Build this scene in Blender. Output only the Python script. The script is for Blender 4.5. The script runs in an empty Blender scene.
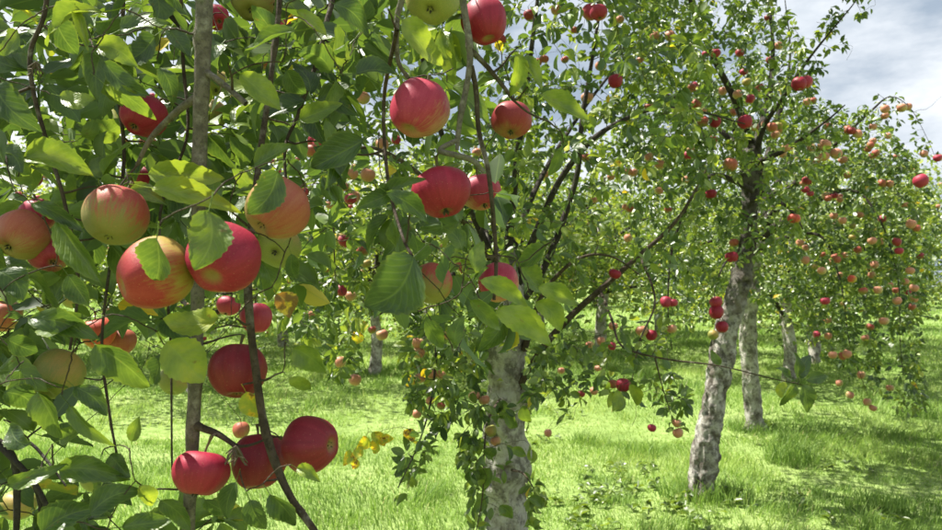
import bpy, math, random
import numpy as np
from mathutils import Vector, Matrix
random.seed(7); rng = np.random.default_rng(7)
R = math.radians
S = bpy.context.scene
COL = S.collection

# ------------------------------------------------------------------ camera
F, CX, CY, CAMZ = 710.0, 471.0, 265.0, 1.5
PITCH = math.atan(20 / F)
cam_d = bpy.data.cameras.new('camera'); cam = bpy.data.objects.new('camera', cam_d); COL.objects.link(cam)
cam.location = (0, 0, CAMZ); cam.rotation_euler = (math.pi / 2 + PITCH, 0, 0)
cam_d.sensor_width = 36; cam_d.lens = 36 * F / 942; cam_d.clip_start = 0.05; cam_d.clip_end = 3000
S.camera = cam
cam_d.dof.use_dof = True; cam_d.dof.focus_distance = 1.3; cam_d.dof.aperture_fstop = 10
S.render.resolution_x, S.render.resolution_y = 1024, 576

# ------------------------------------------------------------------ light
SUN_EL, SUN_AZ = 61, 289          # azimuth measured clockwise from +Y (view direction): 270 = left, 290 = left and a little ahead
sd = Vector((math.sin(R(SUN_AZ)) * math.cos(R(SUN_EL)), math.cos(R(SUN_AZ)) * math.cos(R(SUN_EL)), math.sin(R(SUN_EL))))
sun_d = bpy.data.lights.new('sun', 'SUN'); sun = bpy.data.objects.new('sun', sun_d); COL.objects.link(sun)
sun_d.energy = 5.0; sun_d.angle = R(0.6); sun_d.color = (1.0, 0.95, 0.86)
sun.rotation_euler = sd.to_track_quat('Z', 'Y').to_euler(); sun.location = (-20, -10, 30)
world = bpy.data.worlds.new('World'); S.world = world; world.use_nodes = True
wn, wl = world.node_tree.nodes, world.node_tree.links; wn.clear()
wo = wn.new('ShaderNodeOutputWorld'); bg = wn.new('ShaderNodeBackground'); bg.inputs[1].default_value = 0.10
sky = wn.new('ShaderNodeTexSky'); sky.sky_type = 'NISHITA'; sky.sun_disc = False
sky.sun_elevation = R(SUN_EL); sky.sun_rotation = R(SUN_AZ); sky.air_density = 1.2; sky.dust_density = 1.5
tc = wn.new('ShaderNodeTexCoord'); mp = wn.new('ShaderNodeMapping'); mp.inputs['Scale'].default_value = (1.0, 1.0, 2.6)
mp.inputs['Location'].default_value = (2.6, 9.4, 1.3)
nz = wn.new('ShaderNodeTexNoise'); nz.inputs['Scale'].default_value = 2.1; nz.inputs['Detail'].default_value = 7; nz.inputs['Roughness'].default_value = 0.55
nz2 = wn.new('ShaderNodeTexNoise'); nz2.inputs['Scale'].default_value = 1.9; nz2.inputs['Detail'].default_value = 7; nz2.inputs['Roughness'].default_value = 0.62
cr = wn.new('ShaderNodeValToRGB'); cr.color_ramp.elements[0].position = 0.18; cr.color_ramp.elements[1].position = 0.40
cc = wn.new('ShaderNodeValToRGB')
cc.color_ramp.elements[0].position = 0.40; cc.color_ramp.elements[0].color = (1.55, 1.9, 2.35, 1)
cc.color_ramp.elements[1].position = 0.62; cc.color_ramp.elements[1].color = (4.2, 4.35, 4.5, 1)
mx = wn.new('ShaderNodeMixRGB')
wl.new(tc.outputs['Generated'], mp.inputs[0]); wl.new(mp.outputs[0], nz.inputs['Vector']); wl.new(mp.outputs[0], nz2.inputs['Vector'])
wl.new(nz.outputs[0], cr.inputs[0]); wl.new(nz2.outputs[0], cc.inputs[0])
wl.new(cr.outputs[0], mx.inputs[0]); wl.new(sky.outputs[0], mx.inputs[1]); wl.new(cc.outputs[0], mx.inputs[2])
wl.new(mx.outputs[0], bg.inputs[0]); wl.new(bg.outputs[0], wo.inputs[0])
S.view_settings.view_transform = 'Standard'; S.view_settings.look = 'None'
S.view_settings.exposure = 1.48; S.view_settings.gamma = 1.0; S.view_settings.use_curve_mapping = False
S.render.engine = 'CYCLES'
S.cycles.max_bounces = 6; S.cycles.diffuse_bounces = 3; S.cycles.glossy_bounces = 2; S.cycles.transmission_bounces = 4

# ------------------------------------------------------------------ pixel <-> world
CF = np.array([0, math.cos(PITCH), math.sin(PITCH)]); CU = np.array([0, -math.sin(PITCH), math.cos(PITCH)]); CR = np.array([1.0, 0, 0])
C0 = np.array([0, 0, CAMZ])
def W(px, py, d): return C0 + d * (CF + (px - CX) / F * CR - (py - CY) / F * CU)
def proj(P):
    q = np.atleast_2d(P) - C0; d = q @ CF; ds = np.where(d > 0.05, d, 0.05)
    return CX + (q @ CR) / ds * F, CY - (q @ CU) / ds * F, d
def in_poly(x, y, poly):
    x = np.asarray(x); y = np.asarray(y); ins = np.zeros(x.shape, bool); n = len(poly); j = n - 1
    for i in range(n):
        xi, yi = poly[i]; xj, yj = poly[j]
        c = ((yi > y) != (yj > y)) & (x < (xj - xi) * (y - yi) / ((yj - yi) + 1e-12) + xi)
        ins ^= c; j = i
    return ins

# ------------------------------------------------------------------ numpy noise
_tab = rng.random(4096)
def vnoise(p):                       # value noise, p (n,3) -> 0..1
    p = np.asarray(p, float); i = np.floor(p).astype(int); f = p - i; f = f * f * (3 - 2 * f); out = 0
    for dx in (0, 1):
        for dy in (0, 1):
            for dz in (0, 1):
                h = ((i[:, 0] + dx) * 73856093 ^ (i[:, 1] + dy) * 19349663 ^ (i[:, 2] + dz) * 83492791) & 4095
                w = (f[:, 0] if dx else 1 - f[:, 0]) * (f[:, 1] if dy else 1 - f[:, 1]) * (f[:, 2] if dz else 1 - f[:, 2])
                out = out + w * _tab[h]
    return out
def fbm(p, o=3):
    p = np.asarray(p, float); a, s, t = 0, 0.5, 0
    for k in range(o): a = a + s * vnoise(p * 2 ** k + 17.3 * k); t += s; s *= 0.5
    return a / t
def ground_z(x, y):
    x = np.atleast_1d(np.asarray(x, float)); y = np.atleast_1d(np.asarray(y, float))
    p = np.stack([x * 0.55, y * 0.55, x * 0 + 3.1], 1)
    fade = np.clip(1.0 - np.hypot(x, y) / 60.0, 0, 1)
    return (fbm(p, 3) - 0.5) * 0.16 * fade

# ------------------------------------------------------------------ material helpers
def newmat(name):
    m = bpy.data.materials.new(name); m.use_nodes = True; nt = m.node_tree; nt.nodes.clear()
    out = nt.nodes.new('ShaderNodeOutputMaterial'); return m, nt, nt.nodes, nt.links, out
def N(nt, t, **kw):
    n = nt.nodes.new(t)
    for k, v in kw.items(): setattr(n, k, v)
    return n
def ramp(nt, stops, src=None):
    r = nt.nodes.new('ShaderNodeValToRGB'); e = r.color_ramp.elements
    while len(e) < len(stops): e.new(0.5)
    for i, (p, c) in enumerate(stops):
        e[i].position = p; e[i].color = (*c, 1) if len(c) == 3 else c
    if src is not None: nt.links.new(src, r.inputs[0])
    return r
def math_(nt, op, a, b=None, c=None, clamp=False):
    n = nt.nodes.new('ShaderNodeMath'); n.operation = op; n.use_clamp = clamp
    for i, v in enumerate((a, b, c)):
        if v is None: continue
        if isinstance(v, (int, float)): n.inputs[i].default_value = v
        else: nt.links.new(v, n.inputs[i])
    return n.outputs[0]
def mixc(nt, f, a, b, mode='MIX'):
    n = nt.nodes.new('ShaderNodeMixRGB'); n.blend_type = mode
    for i, v in enumerate((f, a, b)):
        if isinstance(v, (int, float)): n.inputs[i].default_value = v
        elif isinstance(v, tuple): n.inputs[i].default_value = (*v, 1)
        else: nt.links.new(v, n.inputs[i])
    return n.outputs[0]
def noise(nt, scale, detail=3, rough=0.5, vec=None):
    n = nt.nodes.new('ShaderNodeTexNoise'); n.inputs['Scale'].default_value = scale; n.inputs['Detail'].default_value = detail
    n.inputs['Roughness'].default_value = rough
    if vec is not None: nt.links.new(vec, n.inputs['Vector'])
    return n.outputs['Fac']

LEAF_STOPS = [(0.0, (0.022, 0.046, 0.018)), (0.28, (0.054, 0.096, 0.022)), (0.52, (0.112, 0.168, 0.028)), (0.72, (0.22, 0.275, 0.04)),
              (0.86, (0.34, 0.36, 0.035)), (0.93, (0.62, 0.42, 0.03)), (1.0, (0.16, 0.075, 0.02))]
def leaf_material(name, per_object, detail):
    m, nt, nd, lk, out = newmat(name)
    if per_object:
        oi = N(nt, 'ShaderNodeObjectInfo'); sp = N(nt, 'ShaderNodeSeparateColor'); lk.new(oi.outputs['Color'], sp.inputs[0]); tint = sp.outputs[0]
        rnd = oi.outputs['Random']
    else:
        at = N(nt, 'ShaderNodeAttribute', attribute_name='tint'); tint = at.outputs['Fac']; rnd = tint
    uv = N(nt, 'ShaderNodeUVMap'); sx = N(nt, 'ShaderNodeSeparateXYZ'); lk.new(uv.outputs[0], sx.inputs[0]); u, v = sx.outputs[0], sx.outputs[1]
    au = math_(nt, 'ABSOLUTE', math_(nt, 'SUBTRACT', u, 0.5))
    tco = N(nt, 'ShaderNodeTexCoord')
    if detail:
        off = N(nt, 'ShaderNodeVectorMath', operation='ADD'); cb = N(nt, 'ShaderNodeCombineXYZ')
        lk.new(math_(nt, 'MULTIPLY', rnd, 37.0), cb.inputs[0]); lk.new(math_(nt, 'MULTIPLY', rnd, 91.0), cb.inputs[2])
        lk.new(tco.outputs['Object'], off.inputs[0]); lk.new(cb.outputs[0], off.inputs[1]); vec = off.outputs[0]
        blotch = noise(nt, 2.2, 3, 0.6, vec)
        t2 = math_(nt, 'ADD', tint, math_(nt, 'MULTIPLY', math_(nt, 'SUBTRACT', blotch, 0.5), 0.75), clamp=True)
    else:
        t2 = tint
    base = ramp(nt, LEAF_STOPS, t2).outputs[0]
    # veins: midrib and slanted laterals, a little paler than the blade
    mid = math_(nt, 'SUBTRACT', 1.0, math_(nt, 'MULTIPLY', au, 26.0), clamp=True)
    vein = mid
    bump_h = None
    if detail:
        lat = math_(nt, 'FRACT', math_(nt, 'MULTIPLY', math_(nt, 'SUBTRACT', v, math_(nt, 'MULTIPLY', au, 0.75)), 8.5))
        lat = math_(nt, 'ABSOLUTE', math_(nt, 'SUBTRACT', lat, 0.5))
        latv = math_(nt, 'SUBTRACT', 1.0, math_(nt, 'MULTIPLY', lat, 5.0), clamp=True)
        vein = math_(nt, 'MAXIMUM', mid, math_(nt, 'MULTIPLY', latv, 0.35))
        bump_h = math_(nt, 'SUBTRACT', math_(nt, 'MULTIPLY', noise(nt, 6.0, 2, 0.5, vec), 0.8), vein)
        spots = ramp(nt, [(0.0, (0, 0, 0)), (0.655, (0, 0, 0)), (0.72, (1, 1, 1))], noise(nt, 5.5, 4, 0.65, vec)).outputs[0]
        base = mixc(nt, math_(nt, 'MULTIPLY', spots, 0.75), base, (0.15, 0.10, 0.03))
        edge = math_(nt, 'MULTIPLY', math_(nt, 'SUBTRACT', au, 0.42), 6.0, clamp=True)
        base = mixc(nt, math_(nt, 'MULTIPLY', edge, 0.35), base, (0.30, 0.33, 0.05))
    base = mixc(nt, math_(nt, 'MULTIPLY', vein, 0.34), base, (0.24, 0.32, 0.09))
    geo = N(nt, 'ShaderNodeNewGeometry')
    under = mixc(nt, 0.42, base, (0.16, 0.24, 0.13))
    col = mixc(nt, geo.outputs['Backfacing'], base, under)
    pb = N(nt, 'ShaderNodeBsdfPrincipled'); lk.new(col, pb.inputs['Base Color'])
    lk.new(mixc(nt, geo.outputs['Backfacing'], (0.40, 0.40, 0.40), (0.62, 0.62, 0.62)), pb.inputs['Roughness'])
    pb.inputs['Specular IOR Level'].default_value = 0.55 if per_object else 0.75
    tr = N(nt, 'ShaderNodeBsdfTranslucent')
    tcol = mixc(nt, 1.0, base, (1.75, 1.7, 0.72), 'MULTIPLY'); lk.new(tcol, tr.inputs[0])
    if bump_h is not None:
        bp = N(nt, 'ShaderNodeBump'); bp.inputs['Strength'].default_value = 0.18; bp.inputs['Distance'].default_value = 0.02
        lk.new(bump_h, bp.inputs['Height']); lk.new(bp.outputs[0], pb.inputs['Normal'])
    ms = N(nt, 'ShaderNodeMixShader'); ms.inputs[0].default_value = 0.36
    lk.new(pb.outputs[0], ms.inputs[1]); lk.new(tr.outputs[0], ms.inputs[2]); lk.new(ms.outputs[0], out.inputs[0])
    return m
M_LEAF = leaf_material('apple_leaf', True, True)
M_FOL = leaf_material('foliage', False, False)

def bark_material(name, dark, mid_c, pale, pale_amt, scale, moss=0.15, dark_top=None):
    m, nt, nd, lk, out = newmat(name)
    tco = N(nt, 'ShaderNodeTexCoord'); mpn = N(nt, 'ShaderNodeMapping'); mpn.inputs['Scale'].default_value = (1, 1, 0.9)
    lk.new(tco.outputs['Object'], mpn.inputs[0]); v = mpn.outputs[0]
    n1 = noise(nt, 9 * scale, 6, 0.65, v); n2 = noise(nt, 26 * scale, 6, 0.7, v); n3 = noise(nt, 5 * scale, 5, 0.6, tco.outputs['Object'])
    crack = noise(nt, 48 * scale, 5, 0.7, v)
    c = ramp(nt, [(0.30, dark), (0.5, mid_c), (0.7, tuple(x * 1.35 for x in mid_c))], n2).outputs[0]
    lich = ramp(nt, [(pale_amt - 0.07, (0, 0, 0)), (pale_amt + 0.07, (1, 1, 1))], n1).outputs[0]
    c = mixc(nt, math_(nt, 'MULTIPLY', lich, 0.85), c, pale)
    if dark_top:                     # old black, lichen-flecked bark on the upper bole, plus shade painted into it
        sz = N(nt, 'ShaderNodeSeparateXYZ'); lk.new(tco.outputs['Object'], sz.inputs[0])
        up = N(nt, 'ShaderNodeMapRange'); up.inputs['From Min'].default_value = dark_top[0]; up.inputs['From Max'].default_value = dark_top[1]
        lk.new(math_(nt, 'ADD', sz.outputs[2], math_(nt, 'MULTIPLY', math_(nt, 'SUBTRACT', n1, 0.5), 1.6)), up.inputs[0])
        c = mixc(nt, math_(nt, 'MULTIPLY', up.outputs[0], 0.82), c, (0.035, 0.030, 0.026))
    mo = ramp(nt, [(0.56, (0, 0, 0)), (0.68, (1, 1, 1))], n3).outputs[0]
    c = mixc(nt, math_(nt, 'MULTIPLY', mo, moss), c, (0.12, 0.16, 0.03))
    blot = ramp(nt, [(0.50, (0, 0, 0)), (0.60, (1, 1, 1))], noise(nt, 13 * scale, 7, 0.75, v)).outputs[0]
    c = mixc(nt, math_(nt, 'MULTIPLY', blot, 0.7), c, dark)
    pb = N(nt, 'ShaderNodeBsdfPrincipled'); lk.new(c, pb.inputs['Base Color']); pb.inputs['Roughness'].default_value = 0.88
    pb.inputs['Specular IOR Level'].default_value = 0.2
    bp = N(nt, 'ShaderNodeBump'); bp.inputs['Strength'].default_value = 0.8; bp.inputs['Distance'].default_value = 0.02 / scale
    lk.new(math_(nt, 'ADD', math_(nt, 'MULTIPLY', crack, 0.8), n2), bp.inputs['Height']); lk.new(bp.outputs[0], pb.inputs['Normal'])
    lk.new(pb.outputs[0], out.inputs[0]); return m
M_TRUNK = bark_material('pale_lichen_bark', (0.035, 0.028, 0.022), (0.20, 0.175, 0.145), (0.50, 0.48, 0.43), 0.47, 1.0)
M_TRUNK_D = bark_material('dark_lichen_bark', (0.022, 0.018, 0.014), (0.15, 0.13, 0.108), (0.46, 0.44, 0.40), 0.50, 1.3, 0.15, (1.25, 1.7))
M_LIMB = bark_material('dark_limb_bark', (0.012, 0.010, 0.009), (0.045, 0.038, 0.032), (0.22, 0.21, 0.18), 0.66, 2.0)
M_TWIG = bark_material('twig_bark', (0.02, 0.014, 0.010), (0.075, 0.055, 0.04), (0.2, 0.18, 0.15), 0.62, 4.0, 0.1)
M_STEM = bark_material('grey_branch_bark', (0.05, 0.042, 0.035), (0.15, 0.13, 0.105), (0.28, 0.26, 0.22), 0.60, 7.0, 0.35)

def apple_material(name, red, red2, green, thr, soft, direction, streak=0.35, rough=0.40):
    m, nt, nd, lk, out = newmat(name)
    tco = N(nt, 'ShaderNodeTexCoord'); oi = N(nt, 'ShaderNodeObjectInfo')
    off = N(nt, 'ShaderNodeVectorMath', operation='ADD'); cb = N(nt, 'ShaderNodeCombineXYZ')
    lk.new(math_(nt, 'MULTIPLY', oi.outputs['Random'], 53.0), cb.inputs[0]); lk.new(cb.outputs[0], off.inputs[1]); lk.new(tco.outputs['Object'], off.inputs[0])
    vn = N(nt, 'ShaderNodeVectorMath', operation='NORMALIZE'); lk.new(tco.outputs['Object'], vn.inputs[0])
    dp = N(nt, 'ShaderNodeVectorMath', operation='DOT_PRODUCT'); lk.new(vn.outputs[0], dp.inputs[0])
    dv = Vector(direction).normalized(); dp.inputs[1].default_value = dv
    # streaks run from stalk to eye: noise over (angle, tiny z)
    sx = N(nt, 'ShaderNodeSeparateXYZ'); lk.new(vn.outputs[0], sx.inputs[0])
    pl = N(nt, 'ShaderNodeVectorMath', operation='NORMALIZE'); cbx = N(nt, 'ShaderNodeCombineXYZ')
    lk.new(sx.outputs[0], cbx.inputs[0]); lk.new(sx.outputs[1], cbx.inputs[1]); lk.new(cbx.outputs[0], pl.inputs[0])
    cb2 = N(nt, 'ShaderNodeCombineXYZ'); s2 = N(nt, 'ShaderNodeSeparateXYZ'); lk.new(pl.outputs[0], s2.inputs[0])
    lk.new(s2.outputs[0], cb2.inputs[0]); lk.new(s2.outputs[1], cb2.inputs[1])
    lk.new(math_(nt, 'ADD', math_(nt, 'MULTIPLY', sx.outputs[2], 0.14), math_(nt, 'MULTIPLY', oi.outputs['Random'], 9.0)), cb2.inputs[2])
    st = noise(nt, 5.0, 4, 0.6, cb2.outputs[0]); st2 = noise(nt, 17.0, 3, 0.6, cb2.outputs[0]); blot = noise(nt, 1.6, 4, 0.6, off.outputs[0]); fine = noise(nt, 26, 2, 0.5, off.outputs[0])
    k = math_(nt, 'ADD', dp.outputs['Value'], math_(nt, 'MULTIPLY', math_(nt, 'SUBTRACT', blot, 0.5), 1.3))
    k = math_(nt, 'ADD', k, math_(nt, 'MULTIPLY', math_(nt, 'SUBTRACT', st, 0.5), streak * 1.7))
    mr = N(nt, 'ShaderNodeMapRange'); mr.inputs['From Min'].default_value = thr - soft; mr.inputs['From Max'].default_value = thr + soft; lk.new(k, mr.inputs[0])
    k = math_(nt, 'ADD', k, math_(nt, 'MULTIPLY', math_(nt, 'SUBTRACT', st2, 0.5), streak * 3.2)); lk.new(k, mr.inputs[0])
    rr = mixc(nt, ramp(nt, [(0.25, (0, 0, 0)), (0.85, (1, 1, 1))], st).outputs[0], red, red2)
    c = mixc(nt, mr.outputs[0], green, rr)
    c = mixc(nt, math_(nt, 'MULTIPLY', math_(nt, 'SUBTRACT', fine, 0.45), 0.5, clamp=True), c, tuple(min(1, x * 1.5 + 0.04) for x in red2))
    vo = N(nt, 'ShaderNodeTexVoronoi'); vo.inputs['Scale'].default_value = 11.0; lk.new(off.outputs[0], vo.inputs['Vector'])
    dots = math_(nt, 'LESS_THAN', vo.outputs['Distance'], 0.095)
    c = mixc(nt, math_(nt, 'MULTIPLY', dots, 0.32), c, (0.55, 0.42, 0.22))
    scab = ramp(nt, [(0.0, (0, 0, 0)), (0.69, (0, 0, 0)), (0.74, (1, 1, 1))], noise(nt, 3.4, 5, 0.7, off.outputs[0])).outputs[0]
    c = mixc(nt, math_(nt, 'MULTIPLY', scab, 0.55), c, (0.16, 0.11, 0.05))
    # russet in the stalk hollow and around the eye
    rz = ramp(nt, [(0.0, (1, 1, 1)), (0.16, (1, 1, 1)), (0.34, (0, 0, 0))], math_(nt, 'SQRT', math_(nt, 'SUBTRACT', 1.0, math_(nt, 'MULTIPLY', sx.outputs[2], sx.outputs[2]), clamp=True))).outputs[0]
    c = mixc(nt, math_(nt, 'MULTIPLY', rz, 0.6), c, (0.20, 0.19, 0.05))
    pb = N(nt, 'ShaderNodeBsdfPrincipled'); lk.new(c, pb.inputs['Base Color'])
    lk.new(math_(nt, 'ADD', rough, math_(nt, 'MULTIPLY', blot, 0.22)), pb.inputs['Roughness'])
    pb.inputs['Specular IOR Level'].default_value = 0.34
    pb.inputs['Subsurface Weight'].default_value = 0.0
    bp = N(nt, 'ShaderNodeBump'); bp.inputs['Strength'].default_value = 0.08; bp.inputs['Distance'].default_value = 0.02; lk.new(fine, bp.inputs['Height']); lk.new(bp.outputs[0], pb.inputs['Normal'])
    lk.new(pb.outputs[0], out.inputs[0]); return m
RED, RED2, PINK, GRN, YEL = (0.34, 0.008, 0.018), (0.55, 0.03, 0.045), (0.62, 0.12, 0.12), (0.30, 0.36, 0.055), (0.50, 0.40, 0.07)
AM = {
 'red':   apple_material('apple_red', (0.19, 0.003, 0.017), (0.30, 0.012, 0.038), (0.55, 0.22, 0.06), -1.1, 0.5, (1, 0, 0)),
 'deep':  apple_material('apple_deep_red', (0.125, 0.004, 0.012), (0.22, 0.011, 0.024), (0.40, 0.16, 0.05), -1.2, 0.5, (1, 0, 0)),
 'pink':  apple_material('apple_pink_red', (0.25, 0.008, 0.032), (0.36, 0.038, 0.07), (0.40, 0.25, 0.11), -0.5, 0.5, (1, 0, 0.2), 0.5),
 'half':  apple_material('apple_red_topped_green', (0.30, 0.022, 0.03), (0.36, 0.10, 0.06), (0.19, 0.175, 0.042), 0.06, 0.42, (0.35, 0, 1), 0.7),
 'side':  apple_material('apple_red_sided_green', (0.40, 0.025, 0.025), (0.52, 0.12, 0.06), (0.36, 0.33, 0.05), 0.05, 0.45, (1, 0, 0.25), 0.4),
 'orange': apple_material('apple_orange_blush', (0.28, 0.045, 0.035), (0.34, 0.12, 0.06), (0.27, 0.21, 0.065), 0.05, 0.5, (1, 0, 0.3), 0.65),
 'green': apple_material('apple_green', (0.42, 0.20, 0.07), (0.45, 0.26, 0.08), (0.20, 0.215, 0.048), 1.0, 0.6, (1, 0, 0.3), 0.3),
 'peach': apple_material('apple_peach', (0.40, 0.13, 0.085), (0.46, 0.24, 0.14), (0.40, 0.33, 0.13), 0.05, 0.6, (1, 0, 0.3), 0.5),
 'eyered': apple_material('apple_red_eyed_yellow', (0.24, 0.008, 0.016), (0.32, 0.035, 0.03), (0.27, 0.20, 0.035), 0.05, 0.45, (0.25, 0, -1), 0.5),
 'dusky': apple_material('apple_dusky', (0.19, 0.010, 0.018), (0.27, 0.035, 0.035), (0.24, 0.19, 0.05), -0.95, 0.55, (0.3, 0, 1), 0.4),
}
def simple_mat(name, c, rough=0.8):
    m, nt, nd, lk, out = newmat(name); pb = N(nt, 'ShaderNodeBsdfPrincipled')
    tco = N(nt, 'ShaderNodeTexCoord'); n1 = noise(nt, 60, 3, 0.6, tco.outputs['Object'])
    lk.new(mixc(nt, n1, tuple(x * 0.6 for x in c), tuple(min(1, x * 1.4) for x in c)), pb.inputs['Base Color']); pb.inputs['Roughness'].default_value = rough
    lk.new(pb.outputs[0], out.inputs[0]); return m
M_STALK = simple_mat('apple_stalk', (0.10, 0.085, 0.03)); M_CALYX = simple_mat('apple_eye', (0.05, 0.045, 0.025)); M_DRY = simple_mat('dry_brown', (0.09, 0.065, 0.04))

# ------------------------------------------------------------------ mesh helpers
def mesh_from(name, V, Fc, mat=None, smooth=True, uv=None, attrs=None):
    me = bpy.data.meshes.new(name); V = np.asarray(V, np.float32)
    if isinstance(Fc, np.ndarray):
        k = Fc.shape[1]; nf = len(Fc)
        me.vertices.add(len(V)); me.vertices.foreach_set('co', V.ravel())
        me.loops.add(nf * k); me.loops.foreach_set('vertex_index', Fc.astype(np.int32).ravel())
        me.polygons.add(nf); me.polygons.foreach_set('loop_start', np.arange(0, nf * k, k, dtype=np.int32))
        me.polygons.foreach_set('loop_total', np.full(nf, k, np.int32)); me.update(calc_edges=True)
    else:
        me.from_pydata([tuple(v) for v in V], [], Fc)
    me.polygons.foreach_set('use_smooth', [smooth] * len(me.polygons))
    if uv is not None:
        l = me.uv_layers.new(name='UVMap'); li = np.zeros(len(me.loops), np.int32); me.loops.foreach_get('vertex_index', li)
        l.data.foreach_set('uv', np.asarray(uv, np.float32)[li].ravel())
    for k, a in (attrs or {}).items():
        at = me.attributes.new(k, 'FLOAT', 'POINT'); at.data.foreach_set('value', np.asarray(a, np.float32))
    if mat: me.materials.append(mat)
    return me
def link(name, data, parent=None):
    o = bpy.data.objects.new(name, data); COL.objects.link(o)
    if parent: o.parent = parent
    return o
def tag(o, label=None, cat=None, group=None, kind=None):
    for k, v in (('label', label), ('category', cat), ('group', group), ('kind', kind)):
        if v: o[k] = v
    return o
def smooth_line(P, per=6):           # Catmull-Rom through points (columns may carry radius)
    P = np.asarray(P, float)
    if len(P) < 3:
        t = np.linspace(0, 1, per + 1)[:, None]; return P[0] * (1 - t) + P[1] * t
    Q = np.vstack([2 * P[0] - P[1], P, 2 * P[-1] - P[-2]]); out = []
    for i in range(1, len(Q) - 2):
        a, b, c, d = Q[i - 1:i + 3]
        for t in np.arange(per) / per:
            out.append(0.5 * (2 * b + (c - a) * t + (2 * a - 5 * b + 4 * c - d) * t ** 2 + (3 * b - a - 3 * c + d) * t ** 3))
    out.append(P[-1]); return np.array(out)
def tube(P, r, k):                   # verts and quad faces, closed tip
    P = np.asarray(P, float); n = len(P); r = np.asarray(r, float)
    T = np.gradient(P, axis=0); T /= np.linalg.norm(T, axis=1)[:, None] + 1e-12
    ref = np.array([0.31, 0.87, 0.38]) if abs(T[0, 2]) > 0.5 else np.array([0.05, 0.12, 0.99])
    A = np.cross(T, ref); A /= np.linalg.norm(A, axis=1)[:, None] + 1e-9; B = np.cross(T, A)
    th = np.arange(k) * 2 * math.pi / k
    V = P[:, None] + r[:, None, None] * (A[:, None] * np.cos(th)[None, :, None] + B[:, None] * np.sin(th)[None, :, None])
    i = np.arange(n - 1)[:, None]; j = np.arange(k)[None]; j2 = (j + 1) % k
    Fq = np.stack([i * k + j, i * k + j2, (i + 1) * k + j2, (i + 1) * k + j], -1).reshape(-1, 4)
    return V.reshape(-1, 3), Fq
class Acc:
    def __init__(s): s.V, s.F, s.n = [], [], 0
    def add(s, V, Fq): s.V.append(V); s.F.append(Fq + s.n); s.n += len(V)
    def mesh(s, name, mat): return mesh_from(name, np.vstack(s.V), np.vstack(s.F), mat)

# ------------------------------------------------------------------ leaves
def hi_leaf(seed):                   # unit leaf: base at origin, along +Y, face +Z, width about 0.6, with a stalk behind
    g = np.random.default_rng(seed); nl, V, uv, Fc = 18, [], [], []
    curl, fold, tw, wav, ph = g.uniform(-0.12, 0.55), g.uniform(0.10, 0.34), g.uniform(-0.35, 0.35), g.uniform(0.02, 0.075), g.uniform(0, 6)
    side = g.uniform(-0.16, 0.16); us = (-1, -0.5, 0, 0.5, 1)
    for i in range(nl + 1):
        v = i / nl; w = 0.5 * 0.62 * (math.sin(math.pi * min(1, v ** 0.80)) ** 0.78) * (1 - 0.12 * v) if 0 < v < 1 else 0.004
        if v == 1: w = 0.002
        for u in us:
            ww = w * (1 + (0.055 if (i % 2) else -0.035) * (abs(u) == 1)) * g.uniform(0.97, 1.03)
            x = u * ww; z = abs(u) * ww * fold * 2 - curl * v * v + wav * math.sin(v * 9 + ph + u * 2) * abs(u) + tw * x * v
            V.append((x + side * math.sin(v * math.pi) , v, z)); uv.append((0.5 + u * 0.5, v))
    for i in range(nl):
        for j in range(4):
            a = i * 5 + j; Fc.append((a, a + 1, a + 6, a + 5))
    b = len(V); L = g.uniform(0.22, 0.36)
    for (y, z, rr) in ((0.03, 0.0, 0.011), (-L * 0.5, 0.015, 0.010), (-L, 0.05, 0.014)):
        for q in range(3):
            an = q * 2.094; V.append((rr * math.cos(an), y, z + rr * math.sin(an))); uv.append((0.5, 0.02))
    for i in range(2):
        for q in range(3): Fc.append((b + i * 3 + q, b + i * 3 + (q + 1) % 3, b + i * 3 + 3 + (q + 1) % 3, b + i * 3 + 3 + q))
    return mesh_from('leaf', V, Fc, M_LEAF, True, uv)
LEAF_MESH = [hi_leaf(100 + i) for i in range(14)]
def frames(D, Nn):
    D = D / (np.linalg.norm(D, axis=1)[:, None] + 1e-9); Nn = Nn - D * np.sum(Nn * D, 1)[:, None]
    Nn = Nn / (np.linalg.norm(Nn, axis=1)[:, None] + 1e-9); return D, np.cross(D, Nn), Nn
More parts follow.
